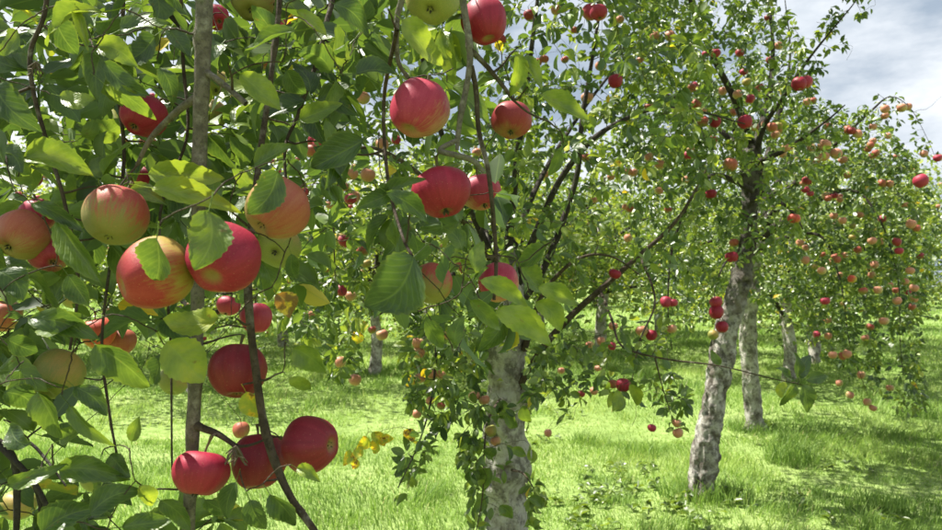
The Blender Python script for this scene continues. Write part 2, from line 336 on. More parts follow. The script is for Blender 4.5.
def leaf_stuff(name, P, D, Nn, L, Wd, tint, mat, lod, curl=0.18):
    n = len(P); D, X, Nn = frames(D, Nn)
    if lod == 2:
        loc = np.array([(0, 0, 0), (-.5, .36, .10), (0, .36, 0), (.5, .36, .10), (-.40, .70, .06), (0, .70, -.05), (.40, .70, .06), (0, 1, -.2)])
        fc = np.array([(0, 2, 1), (0, 3, 2), (1, 2, 5), (1, 5, 4), (2, 3, 6), (2, 6, 5), (4, 5, 7), (5, 6, 7)])
    elif lod == 3:
        pr = ((.10, .23, .03), (.28, .43, .07), (.48, .50, .085), (.68, .43, .07), (.86, .24, .03)); loc = [(0, 0, 0)]
        for (v, w, h) in pr: loc += [(-w, v, h), (0, v, -.16 * v * v), (w, v, h)]
        loc = np.array(loc + [(0, 1, -.2)]); fc = [(0, 2, 1), (0, 3, 2)]
        for r_ in range(4):
            a_ = 1 + 3 * r_; fc += [(a_, a_ + 1, a_ + 4), (a_, a_ + 4, a_ + 3), (a_ + 1, a_ + 2, a_ + 5), (a_ + 1, a_ + 5, a_ + 4)]
        fc = np.array(fc + [(13, 14, 16), (14, 15, 16)])
    else:
        loc = np.array([(0, 0, 0), (-.5, .48, .10), (.5, .48, .10), (0, 1, -.12)]); fc = np.array([(0, 2, 1), (1, 2, 3)])
    k = len(loc); cv = rng.uniform(-0.6, 2.6, n); fo = rng.uniform(0.1, 2.4, n)
    V = (P[:, None] + X[:, None] * (loc[None, :, 0, None] * Wd[:, None, None]) + D[:, None] * (loc[None, :, 1, None] * L[:, None, None])
         + Nn[:, None] * (np.where(loc[None, :, 2] < 0, loc[None, :, 2] * cv[:, None], loc[None, :, 2] * fo[:, None])[:, :, None] * L[:, None, None]))
    Fc = (fc[None] + (np.arange(n) * k)[:, None, None]).reshape(-1, 3)
    uv = np.tile(np.stack([loc[:, 0] + 0.5, loc[:, 1]], 1), (n, 1))
    return mesh_from(name, V.reshape(-1, 3), Fc, mat, True, uv, {'tint': np.repeat(tint, k)})
def leaf_object(parent, base, P, D, Nn, L, Wd, tint, variant=None, label=None):
    d, x, n = frames(np.array([D]), np.array([Nn])); d, x, n = d[0], x[0], n[0]
    o = link('leaf', random.choice(LEAF_MESH) if variant is None else LEAF_MESH[variant % len(LEAF_MESH)], parent)
    sx = Wd / 0.62; p = np.asarray(P) - base
    o.matrix_local = Matrix(((x[0] * sx, d[0] * L, n[0] * L, p[0]), (x[1] * sx, d[1] * L, n[1] * L, p[1]), (x[2] * sx, d[2] * L, n[2] * L, p[2]), (0, 0, 0, 1)))
    o.color = (float(np.clip(tint, 0, 1)), 0, 0, 1)
    if label: o['label'] = label
    return o

# ------------------------------------------------------------------ apples
def apple_mesh(seed, k, n, squash):
    g = np.random.default_rng(seed); V, Fc = [], []; l5 = g.uniform(0.015, 0.045); lx = g.uniform(-0.09, 0.09)
    for i in range(n + 1):
        t = math.pi * i / n                       # 0 = stalk hollow (+Z)
        rr = math.sin(t) ** 0.92 if 0 < t < math.pi else 0.0
        z = math.cos(t) * squash
        z -= 0.30 * math.exp(-(t / 0.30) ** 2)                  # stalk hollow
        z += 0.22 * math.exp(-((math.pi - t) / 0.26) ** 2)      # eye basin
        rr *= 1.0 + 0.10 * math.cos(t) - 0.02
        for j in range(k):
            a = 2 * math.pi * j / k; m = 1 + l5 * math.cos(5 * a) * (0.35 + (t / math.pi)) + lx * math.cos(a)
            V.append((rr * m * math.cos(a), rr * m * math.sin(a), z + lx * 0.6 * math.cos(a) * rr))
    for i in range(n):
        for j in range(k): Fc.append((i * k + j, (i + 1) * k + j, (i + 1) * k + (j + 1) % k, i * k + (j + 1) % k))
    return V, Fc
_apm = {}
def get_apple_mesh(kind, hi, var):
    key = (kind, hi, var)
    if key not in _apm:
        V, Fc = apple_mesh(40 + var, 32 if hi else 14, 22 if hi else 10, 0.80 + 0.07 * (var % 4))
        _apm[key] = mesh_from('apple', V, Fc, AM[kind])
    return _apm[key]
def small_part_meshes():
    P = smooth_line([(0, 0, 0.42, .055), (0.02, 0.0, 0.75, .045), (0.08, 0.03, 1.05, .045), (0.16, 0.05, 1.30, .075)], 3)
    V, Fq = tube(P[:, :3], P[:, 3], 6); st = mesh_from('stem', V, Fq, M_STALK)
    V, Fc = [], []
    for q in range(5):
        a = q * 1.2566; b = len(V)
        for (r, s, z) in ((0.05, 0.0, -0.62), (0.12, 0.07, -0.70), (0.13, -0.07, -0.70), (0.17, 0.02, -0.83)):
            V.append((r * math.cos(a) - s * math.sin(a), r * math.sin(a) + s * math.cos(a), z))
        Fc += [(b, b + 1, b + 3), (b, b + 3, b + 2)]
    b = len(V); V += [(0.10 * math.cos(q * 1.047), 0.10 * math.sin(q * 1.047), -0.60) for q in range(6)] + [(0, 0, -0.66)]
    Fc += [(b + q, b + 6, b + (q + 1) % 6) for q in range(6)]
    return st, mesh_from('calyx', V, Fc, M_CALYX)
STEM_ME, CALYX_ME = small_part_meshes()
ZONES = [
    ('in the dense drooping crown at right', lambda x, y: ('just below the sky' if y < 185 else 'high' if y < 235 else 'halfway up' if y < 285 else 'low') + ' on the ' + ('inner' if x < 855 else 'outer') + ' side of the drooping right crown'),
    ('among the leaves at the top of the leaning tree', lambda x, y: ('at the very top' if y < 70 else 'around the fork' if y < 160 else 'below the fork') + ' of the leaning tree, ' + ('left of' if x < 725 else 'over' if x < 765 else 'right of') + ' its trunk line'),
    ('behind the hanging foreground boughs', lambda x, y: ('high' if y < 160 else 'halfway up' if y < 260 else 'low') + ' behind the foreground boughs, ' + ('right of the thin hanging branch' if x < 330 else 'left of the red centre apples' if x < 420 else 'below the red centre apples')),
    ('among the leaves of the upper middle crown', lambda x, y: ('at the top edge' if y < 40 else 'above the arching dark limb' if y < 115 else 'below the arching dark limb') + ' in the middle crown, ' + ('left' if x < 600 else 'right') + ' of the fork'),
    ('on the low bough tips near the right meadow', lambda x, y: 'on the ' + ('lowest' if y > 380 else 'upper') + ' bough tips near the right meadow'),
]
APPLE_N = [0]; CLEAR = []
def clear_front(x, y, d):           # leaves that would hide a fruit the photograph shows
    hid = np.zeros(len(x), bool)
    for (hx, hy, r, hd) in CLEAR: hid |= (np.hypot(x - hx, y - hy) < r * 1.25) & (d < hd + .02)
    return hid & (rng.random(len(x)) < .85)
def apple(px, py, wpx, kind, label, group=None, D=0.072, eye=None, spin=None, depth=None, dmin=0, dmax=99):
    """eye: where the eye (calyx) shows, as a fraction of the radius from the centre in the photo; returns the stalk end"""
    d = depth or D * F / wpx
    d = min(max(d, dmin), dmax); r = wpx * d / F / 2
    c = W(px, py, d)
    if eye is None:
        ax = np.array([random.uniform(-.35, .35), random.uniform(-.45, .25), -1.0])
    else:
        ex, ey = eye; dep = math.sqrt(max(0, 1 - ex * ex - ey * ey)); ax = ex * CR - ey * CU - CF * dep
    z = Vector(-ax).normalized()
    tocam = Vector(C0 - c).normalized(); x = tocam - z * tocam.dot(z)
    x = x.normalized() if x.length > 0.05 else z.orthogonal().normalized()
    x = Matrix.Rotation(R(random.uniform(-60, 60) if spin is None else spin), 3, z) @ x
    y = z.cross(x); hi = wpx >= 16
    o = link('apple', get_apple_mesh(kind, hi, random.randrange(4)))
    o.matrix_world = Matrix(((x.x * r, y.x * r, z.x * r, c[0]), (x.y * r, y.y * r, z.y * r, c[1]), (x.z * r, y.z * r, z.z * r, c[2]), (0, 0, 0, 1)))
    tag(o, label, 'apple', group)
    if wpx >= 9: link('stem', STEM_ME, o)
    if hi: cx_ = link('calyx', CALYX_ME, o); cx_.scale = (.75, .75, 1)
    for key, fn in ZONES:
        if key in label: o['label'] = label.replace(key, fn(px, py)); break
    APPLE_N[0] += 1
    if wpx < 40: CLEAR.append((px, py, wpx / 2, d))
    return np.array(o.matrix_world @ Vector((0.16, 0.05, 1.28)))

# ------------------------------------------------------------------ trees
class Tree:
    def __init__(s, name, base, label, group=None, cat='apple tree'):
        s.root = link(name, None); s.base = np.array([base[0], base[1], float(ground_z(base[0], base[1])[0]) if len(base) < 3 else base[2]])
        s.root.location = s.base; tag(s.root, label, cat, group)
        s.Np, s.Nr, s.Nd = [], [], []; s.tw = Acc(); s.leaves = []; s.hero = []; s.tips = []
    def nodes(s, P, r):
        T = np.gradient(P, axis=0); T /= np.linalg.norm(T, axis=1)[:, None] + 1e-9
        s.Np.append(P); s.Nr.append(np.asarray(r)); s.Nd.append(T)
    def limb(s, pts, name, mat, sides=10, per=6, rough=0.0, attach=True, knots=0, label=None, twist_scar=None):
        P = smooth_line(pts, per); xyz, r = P[:, :3], np.maximum(P[:, 3], 0.0008)
        V, Fq = tube(xyz, r, sides)
        if rough:
            k = sides; cen = np.repeat(xyz, k, 0); dirn = V - cen; rr = np.repeat(r, k)[:, None]; dn = dirn / (np.linalg.norm(dirn, axis=1)[:, None] + 1e-9)
            h = (fbm(V * 9 * np.array([1, 1, 0.6]) + 3, 4) - 0.5) * 1.2 - (np.abs(fbm(V * 24 * np.array([1, 1, 0.45]), 3) - 0.5)) * 1.5 + (fbm(V * 60, 2) - .5) * .5
            V = V + dn * h[:, None] * rr * rough
            for q in range(knots):
                c = V[random.randrange(len(V))]; rad = r.max() * random.uniform(0.35, 0.7); dd = np.linalg.norm(V - c, axis=1)
                V = V + dn * (rr * 0.5 * (np.exp(-(dd / rad) ** 2) - 1.5 * np.exp(-(dd / (rad * 0.38)) ** 2))[:, None])
            if twist_scar:
                c, wid, hei, dep = twist_scar; q = V - np.asarray(c)
                front = np.exp(-(q[:, 0] / wid) ** 2 - (q[:, 2] / hei) ** 2) * (dn[:, 1] < 0.2)
                V = V - dn * (dep * front * (0.35 + 0.65 * (np.sin(q[:, 0] / wid * 6.5) > 0)))[:, None]
        o = link(name, mesh_from(name, V - s.base, Fq, mat), s.root)
        if label: o['label'] = label
        if attach: s.nodes(xyz, r)
        return o
    def grow(s, A, is_leafy, sag=0.06, rmax=0.006, per_part=False, leaf=None, wig=0.1, mat=None):
        """join every attractor to the nearest wood, nearest first; leafy ones carry leaves"""
        A = np.asarray(A, float); n = len(A)
        if n == 0: return
        NP = np.vstack(s.Np); NR = np.concatenate(s.Nr); ND = np.vstack(s.Nd)
        cap = len(NP) + n * 11; NPb = np.zeros((cap, 3)); NRb = np.zeros(cap); NDb = np.zeros((cap, 3)); m = len(NP)
        NPb[:m], NRb[:m], NDb[:m] = NP, NR, ND
        best = np.full(n, 1e9); bi = np.zeros(n, int)
        for i in range(n):
            d = np.linalg.norm(NP - A[i], axis=1); bi[i] = d.argmin(); best[i] = d[bi[i]]
        done = np.zeros(n, bool)
        for _ in range(n):
            i = int(np.where(done, 1e9, best).argmin()); done[i] = True
            q, dq, rq = NPb[bi[i]], NDb[bi[i]], NRb[bi[i]]; a = A[i]; L = best[i]
            if L < 0.004: continue
            t = np.linspace(0, 1, 11 if per_part else (7 if L > 0.12 else 5))[:, None]
            out = (a - q) / L; c1 = q + (out * 0.6 + dq * 0.4) * L * 0.4; c2 = a - out * L * 0.3 + np.array([0, 0, sag * L]) + rng.normal(0, wig * L, 3)
            P = (1 - t) ** 3 * q + 3 * (1 - t) ** 2 * t * c1 + 3 * (1 - t) * t ** 2 * c2 + t ** 3 * a
            P[1:-1] += rng.normal(0, (0.007 if per_part else 0.018) * L, P[1:-1].shape)
            r0 = min(rq * 0.75, 0.0014 + 0.009 * L, rmax); r = np.linspace(r0, max(0.0009, r0 * 0.4), len(P))
            V, Fq = tube(P, r, 6 if per_part else 4)
            if per_part and L > 0.035: link('twig', mesh_from('twig', V - s.base, Fq, mat or M_TWIG), s.root)
            else: s.tw.add(V - s.base, Fq)
            T = np.gradient(P, axis=0); T /= np.linalg.norm(T, axis=1)[:, None] + 1e-9; k = len(P) - 1
            NPb[m:m + k], NRb[m:m + k], NDb[m:m + k] = P[1:], r[1:], T[1:]
            if is_leafy[i]: s.tips.append((P, T))
            dn = np.linalg.norm(A[:, None] - NPb[None, m:m + k], axis=2); j = dn.argmin(1); dmin = dn[np.arange(n), j]
            up = dmin < best; best[up] = dmin[up]; bi[up] = m + j[up]; m += k
        s.Np, s.Nr, s.Nd = [NPb[:m]], [NRb[:m]], [NDb[:m]]
    def foliate(s, ntip=(4, 7), spacing=0.035, size=(0.055, 0.085), tint=(0.16, 0.62), yellow=0.01, keep=None, droop=0.45):
        P_, D_, N_, L_, T_ = [], [], [], [], []
        for P, T in s.tips:
            seg = np.linalg.norm(np.diff(P, axis=0), axis=1).sum(); nb = int(seg / spacing * 0.7); nt_ = random.randint(*ntip)
            tb = random.uniform(*tint); az = random.uniform(0, 6.28)
            for q in range(nb + nt_):
                f = 1.0 if q >= nb else random.uniform(0.3, 1.0); x = f * (len(P) - 1); i0 = min(int(x), len(P) - 2); fr = x - i0
                p = P[i0] * (1 - fr) + P[i0 + 1] * fr; t = T[i0]
                az += 2.4; side = np.cross(t, [0.3, 0.2, 0.93]); side /= np.linalg.norm(side) + 1e-9; b = np.cross(t, side)
                d = t * random.uniform(0.1, 0.75) + (side * math.cos(az) + b * math.sin(az)) * 0.85 + np.array([0, 0, -droop * random.uniform(0.2, 1.5)])
                nn = np.array([random.gauss(-0.2, .75), random.gauss(-0.15, .75), 0.75])
                L = random.uniform(*size); d = d / np.linalg.norm(d)
                P_.append(p + d * 0.012); D_.append(d); N_.append(nn); L_.append(L)
                tt = tb * 0.6 + 0.4 * random.uniform(*tint)
                if random.random() < yellow: tt = random.uniform(0.78, 0.95)
                T_.append(tt)
        if P_:
            P_, D_, N_, L_, T_ = map(np.array, (P_, D_, N_, L_, T_))
            if keep is not None:
                x, y, d = proj(P_ + D_ * L_[:, None] * 0.5); k = keep(x, y, d, P_) & ~clear_front(x, y, d); P_, D_, N_, L_, T_ = P_[k], D_[k], N_[k], L_[k], T_[k]
            s.leaves.append((P_, D_, N_, L_, T_))
    def finish(s, npart=300, lod=2, wratio=(0.40, 0.60), twig_mat=None):
        if s.tw.n:
            o = link('twigs', s.tw.mesh('twigs', twig_mat or M_TWIG), s.root); o['kind'] = 'stuff'
        if not s.leaves: return
        P, D, Nn, L, T = [np.concatenate(z) for z in zip(*s.leaves)]; Wd = L * rng.uniform(*wratio, len(L))
        x, y, d = proj(P + D * L[:, None] * 0.5); pxl = np.where((d > 0.1) & (x > 0) & (x < 942) & (y > 0) & (y < 530), L / np.maximum(d, 0.1), -1)
        order = np.argsort(-pxl); npart = max(0, npart - len(s.hero)); part = [i for i in order[:npart] if pxl[i] > 0]
        for i in part: leaf_object(s.root, s.base, P[i], D[i], Nn[i], L[i], Wd[i], T[i])
        rest = np.ones(len(P), bool); rest[part] = False
        if rest.any():
            o = link('foliage', leaf_stuff('foliage', P[rest] - s.base, D[rest], Nn[rest], L[rest], Wd[rest], T[rest], M_FOL, lod), s.root); o['kind'] = 'stuff'
    def hero_leaf(s, bx, by, tx, ty, wpx, tint, d=0.83, dd=None, label=None, roll=None):
        b, t = W(bx, by, d), W(tx, ty, d + (random.uniform(-0.02, 0.02) if dd is None else dd)); D = t - b; L = np.linalg.norm(D)
        nn = -CF + np.array([random.gauss(0, .25), 0, random.uniform(0.0, 0.7)])
        if roll is not None: nn = -CF + np.array([roll[0], 0, roll[1]])
        s.hero.append(leaf_object(s.root, s.base, b, D, nn, L, max(wpx * d / F, 0.01) * 1.15, tint if tint > .85 else .10 + .88 * tint, label=label))
        return b - D / L * 0.28 * L

def pxl(pts, d0=None):               # (px, py, depth, radius) -> world rows
    return [(*W(p[0], p[1], p[2]), p[3]) for p in pts]

# ================================================================== SETTING: ground and grass
def ground_material():
    m, nt, nd, lk, out = newmat('meadow_soil'); tco = N(nt, 'ShaderNodeTexCoord')
    n1 = noise(nt, 0.9, 5, 0.6, tco.outputs['Object']); n2 = noise(nt, 14, 5, 0.7, tco.outputs['Object']); n3 = noise(nt, 0.06, 3, 0.5, tco.outputs['Object'])
    c = ramp(nt, [(0.3, (0.14, 0.21, 0.06)), (0.5, (0.22, 0.30, 0.10)), (0.7, (0.29, 0.35, 0.14))], n1).outputs[0]
    c = mixc(nt, ramp(nt, [(0.42, (0, 0, 0)), (0.75, (1, 1, 1))], n2).outputs[0], c, (0.07, 0.10, 0.02))
    c = mixc(nt, math_(nt, 'MULTIPLY', n3, 0.3), c, (0.20, 0.32, 0.04))
    pb = N(nt, 'ShaderNodeBsdfPrincipled'); lk.new(c, pb.inputs['Base Color']); pb.inputs['Roughness'].default_value = 0.95; pb.inputs['Specular IOR Level'].default_value = 0.1
    bp = N(nt, 'ShaderNodeBump'); bp.inputs['Strength'].default_value = 0.6; bp.inputs['Distance'].default_value = 0.05; lk.new(n2, bp.inputs['Height']); lk.new(bp.outputs[0], pb.inputs['Normal'])
    lk.new(pb.outputs[0], out.inputs[0]); return m
rad = np.concatenate([[0.0], np.geomspace(0.4, 900, 110)]); na = 120
th = np.arange(na) * 2 * math.pi / na
gx = (rad[:, None] * np.cos(th)).ravel(); gy = (rad[:, None] * np.sin(th)).ravel()
i = np.arange(len(rad) - 1)[:, None]; j = np.arange(na)[None]; j2 = (j + 1) % na
gF = np.stack([i * na + j, (i + 1) * na + j, (i + 1) * na + j2, i * na + j2], -1).reshape(-1, 4)
tag(link('ground', mesh_from('ground', np.stack([gx, gy, ground_z(gx, gy)], 1), gF, ground_material())), kind='structure')

def grass_material():
    m, nt, nd, lk, out = newmat('grass_blade'); at = N(nt, 'ShaderNodeAttribute', attribute_name='tint')
    c = ramp(nt, [(0.0, (0.07, 0.14, 0.026)), (0.35, (0.155, 0.26, 0.052)), (0.65, (0.25, 0.36, 0.09)), (0.88, (0.34, 0.43, 0.14)), (1.0, (0.50, 0.46, 0.28))], at.outputs['Fac']).outputs[0]
    pb = N(nt, 'ShaderNodeBsdfPrincipled'); lk.new(c, pb.inputs['Base Color']); pb.inputs['Roughness'].default_value = 0.5; pb.inputs['Specular IOR Level'].default_value = 0.3
    tr = N(nt, 'ShaderNodeBsdfTranslucent'); lk.new(mixc(nt, 1.0, c, (1.4, 1.4, 1.0), 'MULTIPLY'), tr.inputs[0])
    ms = N(nt, 'ShaderNodeMixShader'); ms.inputs[0].default_value = 0.42; lk.new(pb.outputs[0], ms.inputs[1]); lk.new(tr.outputs[0], ms.inputs[2]); lk.new(ms.outputs[0], out.inputs[0]); return m
M_GRASS = grass_material()
def grass(y0, y1, n, h, w, tris):
    u = rng.random(n); y = np.sqrt(y0 * y0 + u * (y1 * y1 - y0 * y0)); x = y * rng.uniform(-0.86, 0.86, n)
    p2 = np.stack([x * 1.1, y * 1.1, x * 0 + 9.0], 1); cl = fbm(p2, 3); cl2 = fbm(p2 * 3.3 + 5, 2)
    k = rng.random(n) < np.clip(0.45 + 1.3 * (cl2 - 0.35), 0.2, 1); x, y, cl, cl2 = x[k], y[k], cl[k], cl2[k]; n = len(x)
    H = h * rng.uniform(0.45, 1.25, n) * np.clip(0.5 + 1.6 * (cl - 0.3), 0.4, 1.7) * (1 + 0.8 * (cl2 > 0.68)); a = rng.uniform(0, 6.283, n); wa = cl2 * 9
    lean = H * rng.uniform(0.15, 1.0, n); la = wa + rng.normal(0, 1.0, n); lx, ly = lean * np.cos(la), lean * np.sin(la)
    ww = w * rng.uniform(0.6, 1.3, n); sx, sy = np.cos(a) * ww, np.sin(a) * ww; z = ground_z(x, y) - 0.01
    tint = np.clip(rng.normal(0.52, 0.15, n) + (fbm(p2[k] * 0.6 + 2, 3) - 0.5) * 1.2, 0, 0.9); tint = np.where(rng.random(n) < 0.015, 1.0, tint)
    B = np.stack([x, y, z], 1); S_ = np.stack([sx, sy, 0 * x], 1); Ln = np.stack([lx, ly, 0 * x], 1); Z = np.stack([0 * x, 0 * x, H], 1)
    if tris == 3:
        V = np.stack([B - S_, B + S_, B - S_ * .75 + Ln * .3 + Z * .6, B + S_ * .75 + Ln * .3 + Z * .6, B + Ln + Z * .95], 1); f = np.array([(0, 1, 3), (0, 3, 2), (2, 3, 4)]); kk = 5
    else:
        V = np.stack([B - S_, B + S_, B + Ln + Z], 1); f = np.array([(0, 1, 2)]); kk = 3
    Fc = (f[None] + (np.arange(n) * kk)[:, None, None]).reshape(-1, 3)
    return V.reshape(-1, 3), Fc, np.repeat(tint, kk)
gp = [grass(3.0, 7.0, 140000, 0.085, 0.0030, 3), grass(6.8, 13, 150000, 0.085, 0.0052, 1), grass(12.5, 26, 140000, 0.11, 0.011, 1), grass(25, 60, 110000, 0.13, 0.03, 1)]
def tufts(spots):                   # taller uncut grass round the trunks and in odd tufts
    out = []
    for (cx_, cy_, r, n, h) in spots:
        a = rng.uniform(0, 6.283, n); q = r * np.sqrt(rng.random(n)); x = cx_ + q * np.cos(a); y = cy_ + q * np.sin(a); H = h * rng.uniform(.4, 1.2, n); la = rng.uniform(0, 6.283, n); l = H * rng.uniform(.2, .9, n); w = .003
        B = np.stack([x, y, ground_z(x, y) - .01], 1); a2 = rng.uniform(0, 6.283, n); S_ = np.stack([np.cos(a2) * w, np.sin(a2) * w, 0 * x], 1); Ln = np.stack([l * np.cos(la), l * np.sin(la), 0 * x], 1); Z = np.stack([0 * x, 0 * x, H], 1)
        V = np.stack([B - S_, B + S_, B - S_ * .75 + Ln * .3 + Z * .6, B + S_ * .75 + Ln * .3 + Z * .6, B + Ln + Z * .95], 1); f = np.array([(0, 1, 3), (0, 3, 2), (2, 3, 4)])
        out.append((V.reshape(-1, 3), (f[None] + (np.arange(n) * 5)[:, None, None]).reshape(-1, 3), np.repeat(np.clip(rng.normal(.35, .18, n), 0, .9), 5)))
    return out
def gpx(px, py): d = CAMZ * F / (py - 285); c = W(px, py, d); return c[0], c[1]
gp += tufts([(*gpx(700, 500), .28, 500, .15), (*gpx(757, 431), .30, 500, .14), (*gpx(793, 384), .3, 300, .14), (*gpx(374, 375), .3, 300, .12), (*gpx(790, 462), .22, 420, .26), (*gpx(640, 455), .2, 200, .18), (*gpx(880, 510), .2, 240, .18), (*gpx(930, 420), .3, 300, .2), (*gpx(720, 500), .25, 300, .18), (*gpx(590, 440), .2, 200, .16), (*gpx(330, 460), .2, 200, .16)])
off = 0; GV, GF, GT = [], [], []
for V, Fc, t in gp: GV.append(V); GF.append(Fc + off); GT.append(t); off += len(V)
tag(link('grass', mesh_from('grass', np.vstack(GV), np.vstack(GF), M_GRASS, True, None, {'tint': np.concatenate(GT)})), 'sunlit meadow grass growing under the apple trees', 'grass', kind='stuff')

# low broad-leaved weeds in the grass
def weeds():
    P, D, Nn, L, T = [], [], [], [], []
    spots = [(600, 500, 15), (640, 492, 13), (575, 520, 10), (660, 512, 8), (545, 505, 7), (810, 520, 5), (838, 470, 5), (612, 470, 9), (690, 525, 8), (770, 428, 5), (560, 415, 8), (540, 440, 6), (890, 525, 6), (735, 505, 6)]
    for px, py, n in spots:
        d0 = CAMZ * F / (py - 285)
        for q in range(n):
            c = W(px, py, d0); c[0] += random.gauss(0, 0.14); c[1] += random.gauss(0, 0.16); c[2] = float(ground_z(c[0], c[1])[0]); st = random.uniform(0.02, 0.07)
            for w in range(random.randint(4, 7)):
                a = random.uniform(0, 6.28); el = random.uniform(-0.2, 0.8)
                P.append(c + np.array([0, 0, st * random.uniform(0.4, 1)])); D.append((math.cos(a), math.sin(a), el)); Nn.append((random.gauss(0, .3), random.gauss(0, .3), 1)); L.append(random.uniform(0.04, 0.085)); T.append(random.uniform(0.3, 0.62))
    P, D, Nn, L, T = map(lambda z: np.array(z, float), (P, D, Nn, L, T))
    tag(link('ground_cover', leaf_stuff('ground_cover', P, D, Nn, L, L * rng.uniform(.35, .6, len(L)), T, M_FOL, 2)), 'low broad-leaved weeds scattered in the grass', 'weeds', kind='stuff')
weeds()

# ================================================================== FAR ORCHARD (two prototypes, copied)
def far_tree(seed, label, group, n_leaf, h, rad_c, tint, red=0, size=0.085):
    g = random.Random(seed); root = link('orchard_tree', None); tag(root, label, 'apple tree', group)
    P = smooth_line([(0, 0, -0.05, 0.11), (0.05, 0.02, 0.5, 0.095), (0.0, 0.06, 1.1, 0.085), (0.1, 0, 1.7, 0.06), (0.05, 0.1, h - 0.4, 0.015)], 8); V, Fq = tube(P[:, :3], P[:, 3], 12)
    V = V + (fbm(V * 8, 3) - 0.5)[:, None] * 0.05 * np.array([1, 1, 0]); link('trunk', mesh_from('trunk', V, Fq, M_TRUNK), root)
    clumps = []
    for q in range(11):
        a = q * 2.4 + g.uniform(-.4, .4); rr = rad_c * g.uniform(0.6, 1.0); z0 = g.uniform(0.9, 1.8); z1 = z0 + g.uniform(0.1, (h - z0) * 0.8)
        pts = [(0.03, 0.02, z0, 0.04), (rr * .45 * math.cos(a), rr * .45 * math.sin(a), z0 * .4 + z1 * .6, 0.025), (rr * math.cos(a), rr * math.sin(a), z1, 0.012), (rr * 1.15 * math.cos(a), rr * 1.15 * math.sin(a), z1 - g.uniform(0.2, 0.6), 0.005)]
        Pq = smooth_line(pts, 5); V, Fq = tube(Pq[:, :3], Pq[:, 3], 6); link('branch', mesh_from('branch', V, Fq, M_LIMB), root)
        for k in range(4, len(Pq)):
            for w in range(4): clumps.append(Pq[k, :3] + np.array([g.gauss(0, .28), g.gauss(0, .28), g.gauss(-.08, .30)]))
    for q in range(60):
        a, el, r = g.uniform(0, 6.28), g.uniform(-0.5, 1.5), rad_c * g.uniform(0.6, 1.02)
        clumps.append(np.array([r * math.cos(a) * math.cos(el), r * math.sin(a) * math.cos(el), h * 0.56 + (h * 0.46) * math.sin(el)]))
    clumps = np.array(clumps); idx = rng.integers(0, len(clumps), n_leaf); Pl = clumps[idx] + rng.normal(0, 0.13, (n_leaf, 3)) * np.array([1, 1, 1.2])
    Pl[:, 2] = np.maximum(Pl[:, 2], 0.55)
    a = rng.uniform(0, 6.283, n_leaf); D = np.stack([np.cos(a), np.sin(a), rng.uniform(-1.1, 0.4, n_leaf)], 1); Nn = np.stack([rng.normal(-.2, .5, n_leaf), rng.normal(-.2, .5, n_leaf), np.full(n_leaf, .8)], 1)
    L = rng.uniform(size * .7, size * 1.3, n_leaf); ct = rng.uniform(*tint, len(clumps))[idx]
    o = link('crown', leaf_stuff('crown', Pl, D, Nn, L, L * .62, np.clip(ct + rng.normal(0, .07, n_leaf), 0, .9), M_FOL, 1), root); o['kind'] = 'stuff'
    if red:
        acc = Acc(); V0, F0 = apple_mesh(3, 8, 6, 0.88); V0 = np.array(V0); F0 = np.array(F0)
        for q in range(red):
            c = clumps[rng.integers(len(clumps))] + rng.normal(0, .14, 3); acc.add(V0 * 0.036 + c, F0)
        ap = link('apples', acc.mesh('apples', AM['peach'] if red < 60 else AM['pink']), root); ap['kind'] = 'stuff'
    return root
def copy_tree(o, loc, rz, sc, label, group):
    c = o.copy(); COL.objects.link(c); c.location = loc; c.rotation_euler = (0, 0, rz); c.scale = (sc, sc, sc); c['label'] = label; c['group'] = group
    for ch in o.children:
        k = ch.copy(); COL.objects.link(k); k.parent = c
    return c
def gnd(x, y): return (x, y, float(ground_z(x, y)[0]))
G_FAR = 'orchard trees in the rows behind'
red_tree = far_tree(5, 'distant apple tree thick with pink-red apples, seen through the left foreground leaves', G_FAR, 5200, 3.7, 1.9, (0.35, 0.75), 170)
red_tree.location = gnd(-3.98, 10.2)
tA = far_tree(11, 'distant apple tree with bare pale trunk on the grass left of the middle trunk', G_FAR, 9000, 3.5, 1.9, (0.40, 0.78), 34)
tA.location = gnd(-1.62, 11.9)
tB = far_tree(23, 'third apple tree of the receding right row, pale trunk in sun', G_FAR, 11000, 3.6, 1.9, (0.30, 0.70), 50)
tB.location = gnd(4.85, 10.9)
far = [(tA, 6.55, 13.6, .9, 'fourth apple tree of the receding right row, narrow trunk behind drooping boughs'),
       (tB, 0.9, 14.5, 1.0, 'bright distant apple tree directly behind the dark forked limbs'),
       (tA, 3.0, 16.5, 1.1, 'bright distant apple tree behind the crown of the leaning right trunk'),
       (tB, -6.95, 13.5, 1.05, None), (tA, -9.2, 15.5, 1.1, None), (tB, -4.6, 17.5, 1.05, None), (tA, -1.2, 19.0, 1.15, None), (tB, 2.1, 21.5, 1.15, None),
       (tA, 5.6, 21.0, 1.15, None), (tB, 8.6, 18.0, 1.1, None), (tA, 11.2, 25.5, 1.15, None), (tB, -8.0, 22.0, 1.2, None)]
for q, (src, x, y, sc, lab) in enumerate(far):
    copy_tree(src, gnd(x, y), q * 1.9 + 0.6, sc * 1.22, lab or 'distant sunlit apple tree half hidden ' + ('behind the far left boughs' if x < -6 else 'behind the left foreground apples' if x < -4 else 'behind the bough with yellow leaves' if x < 0 else 'between the black limbs and the leaning trunk' if x < 4 else 'behind the leaning trunk' if x < 7 else 'behind the drooping right crown'), G_FAR)

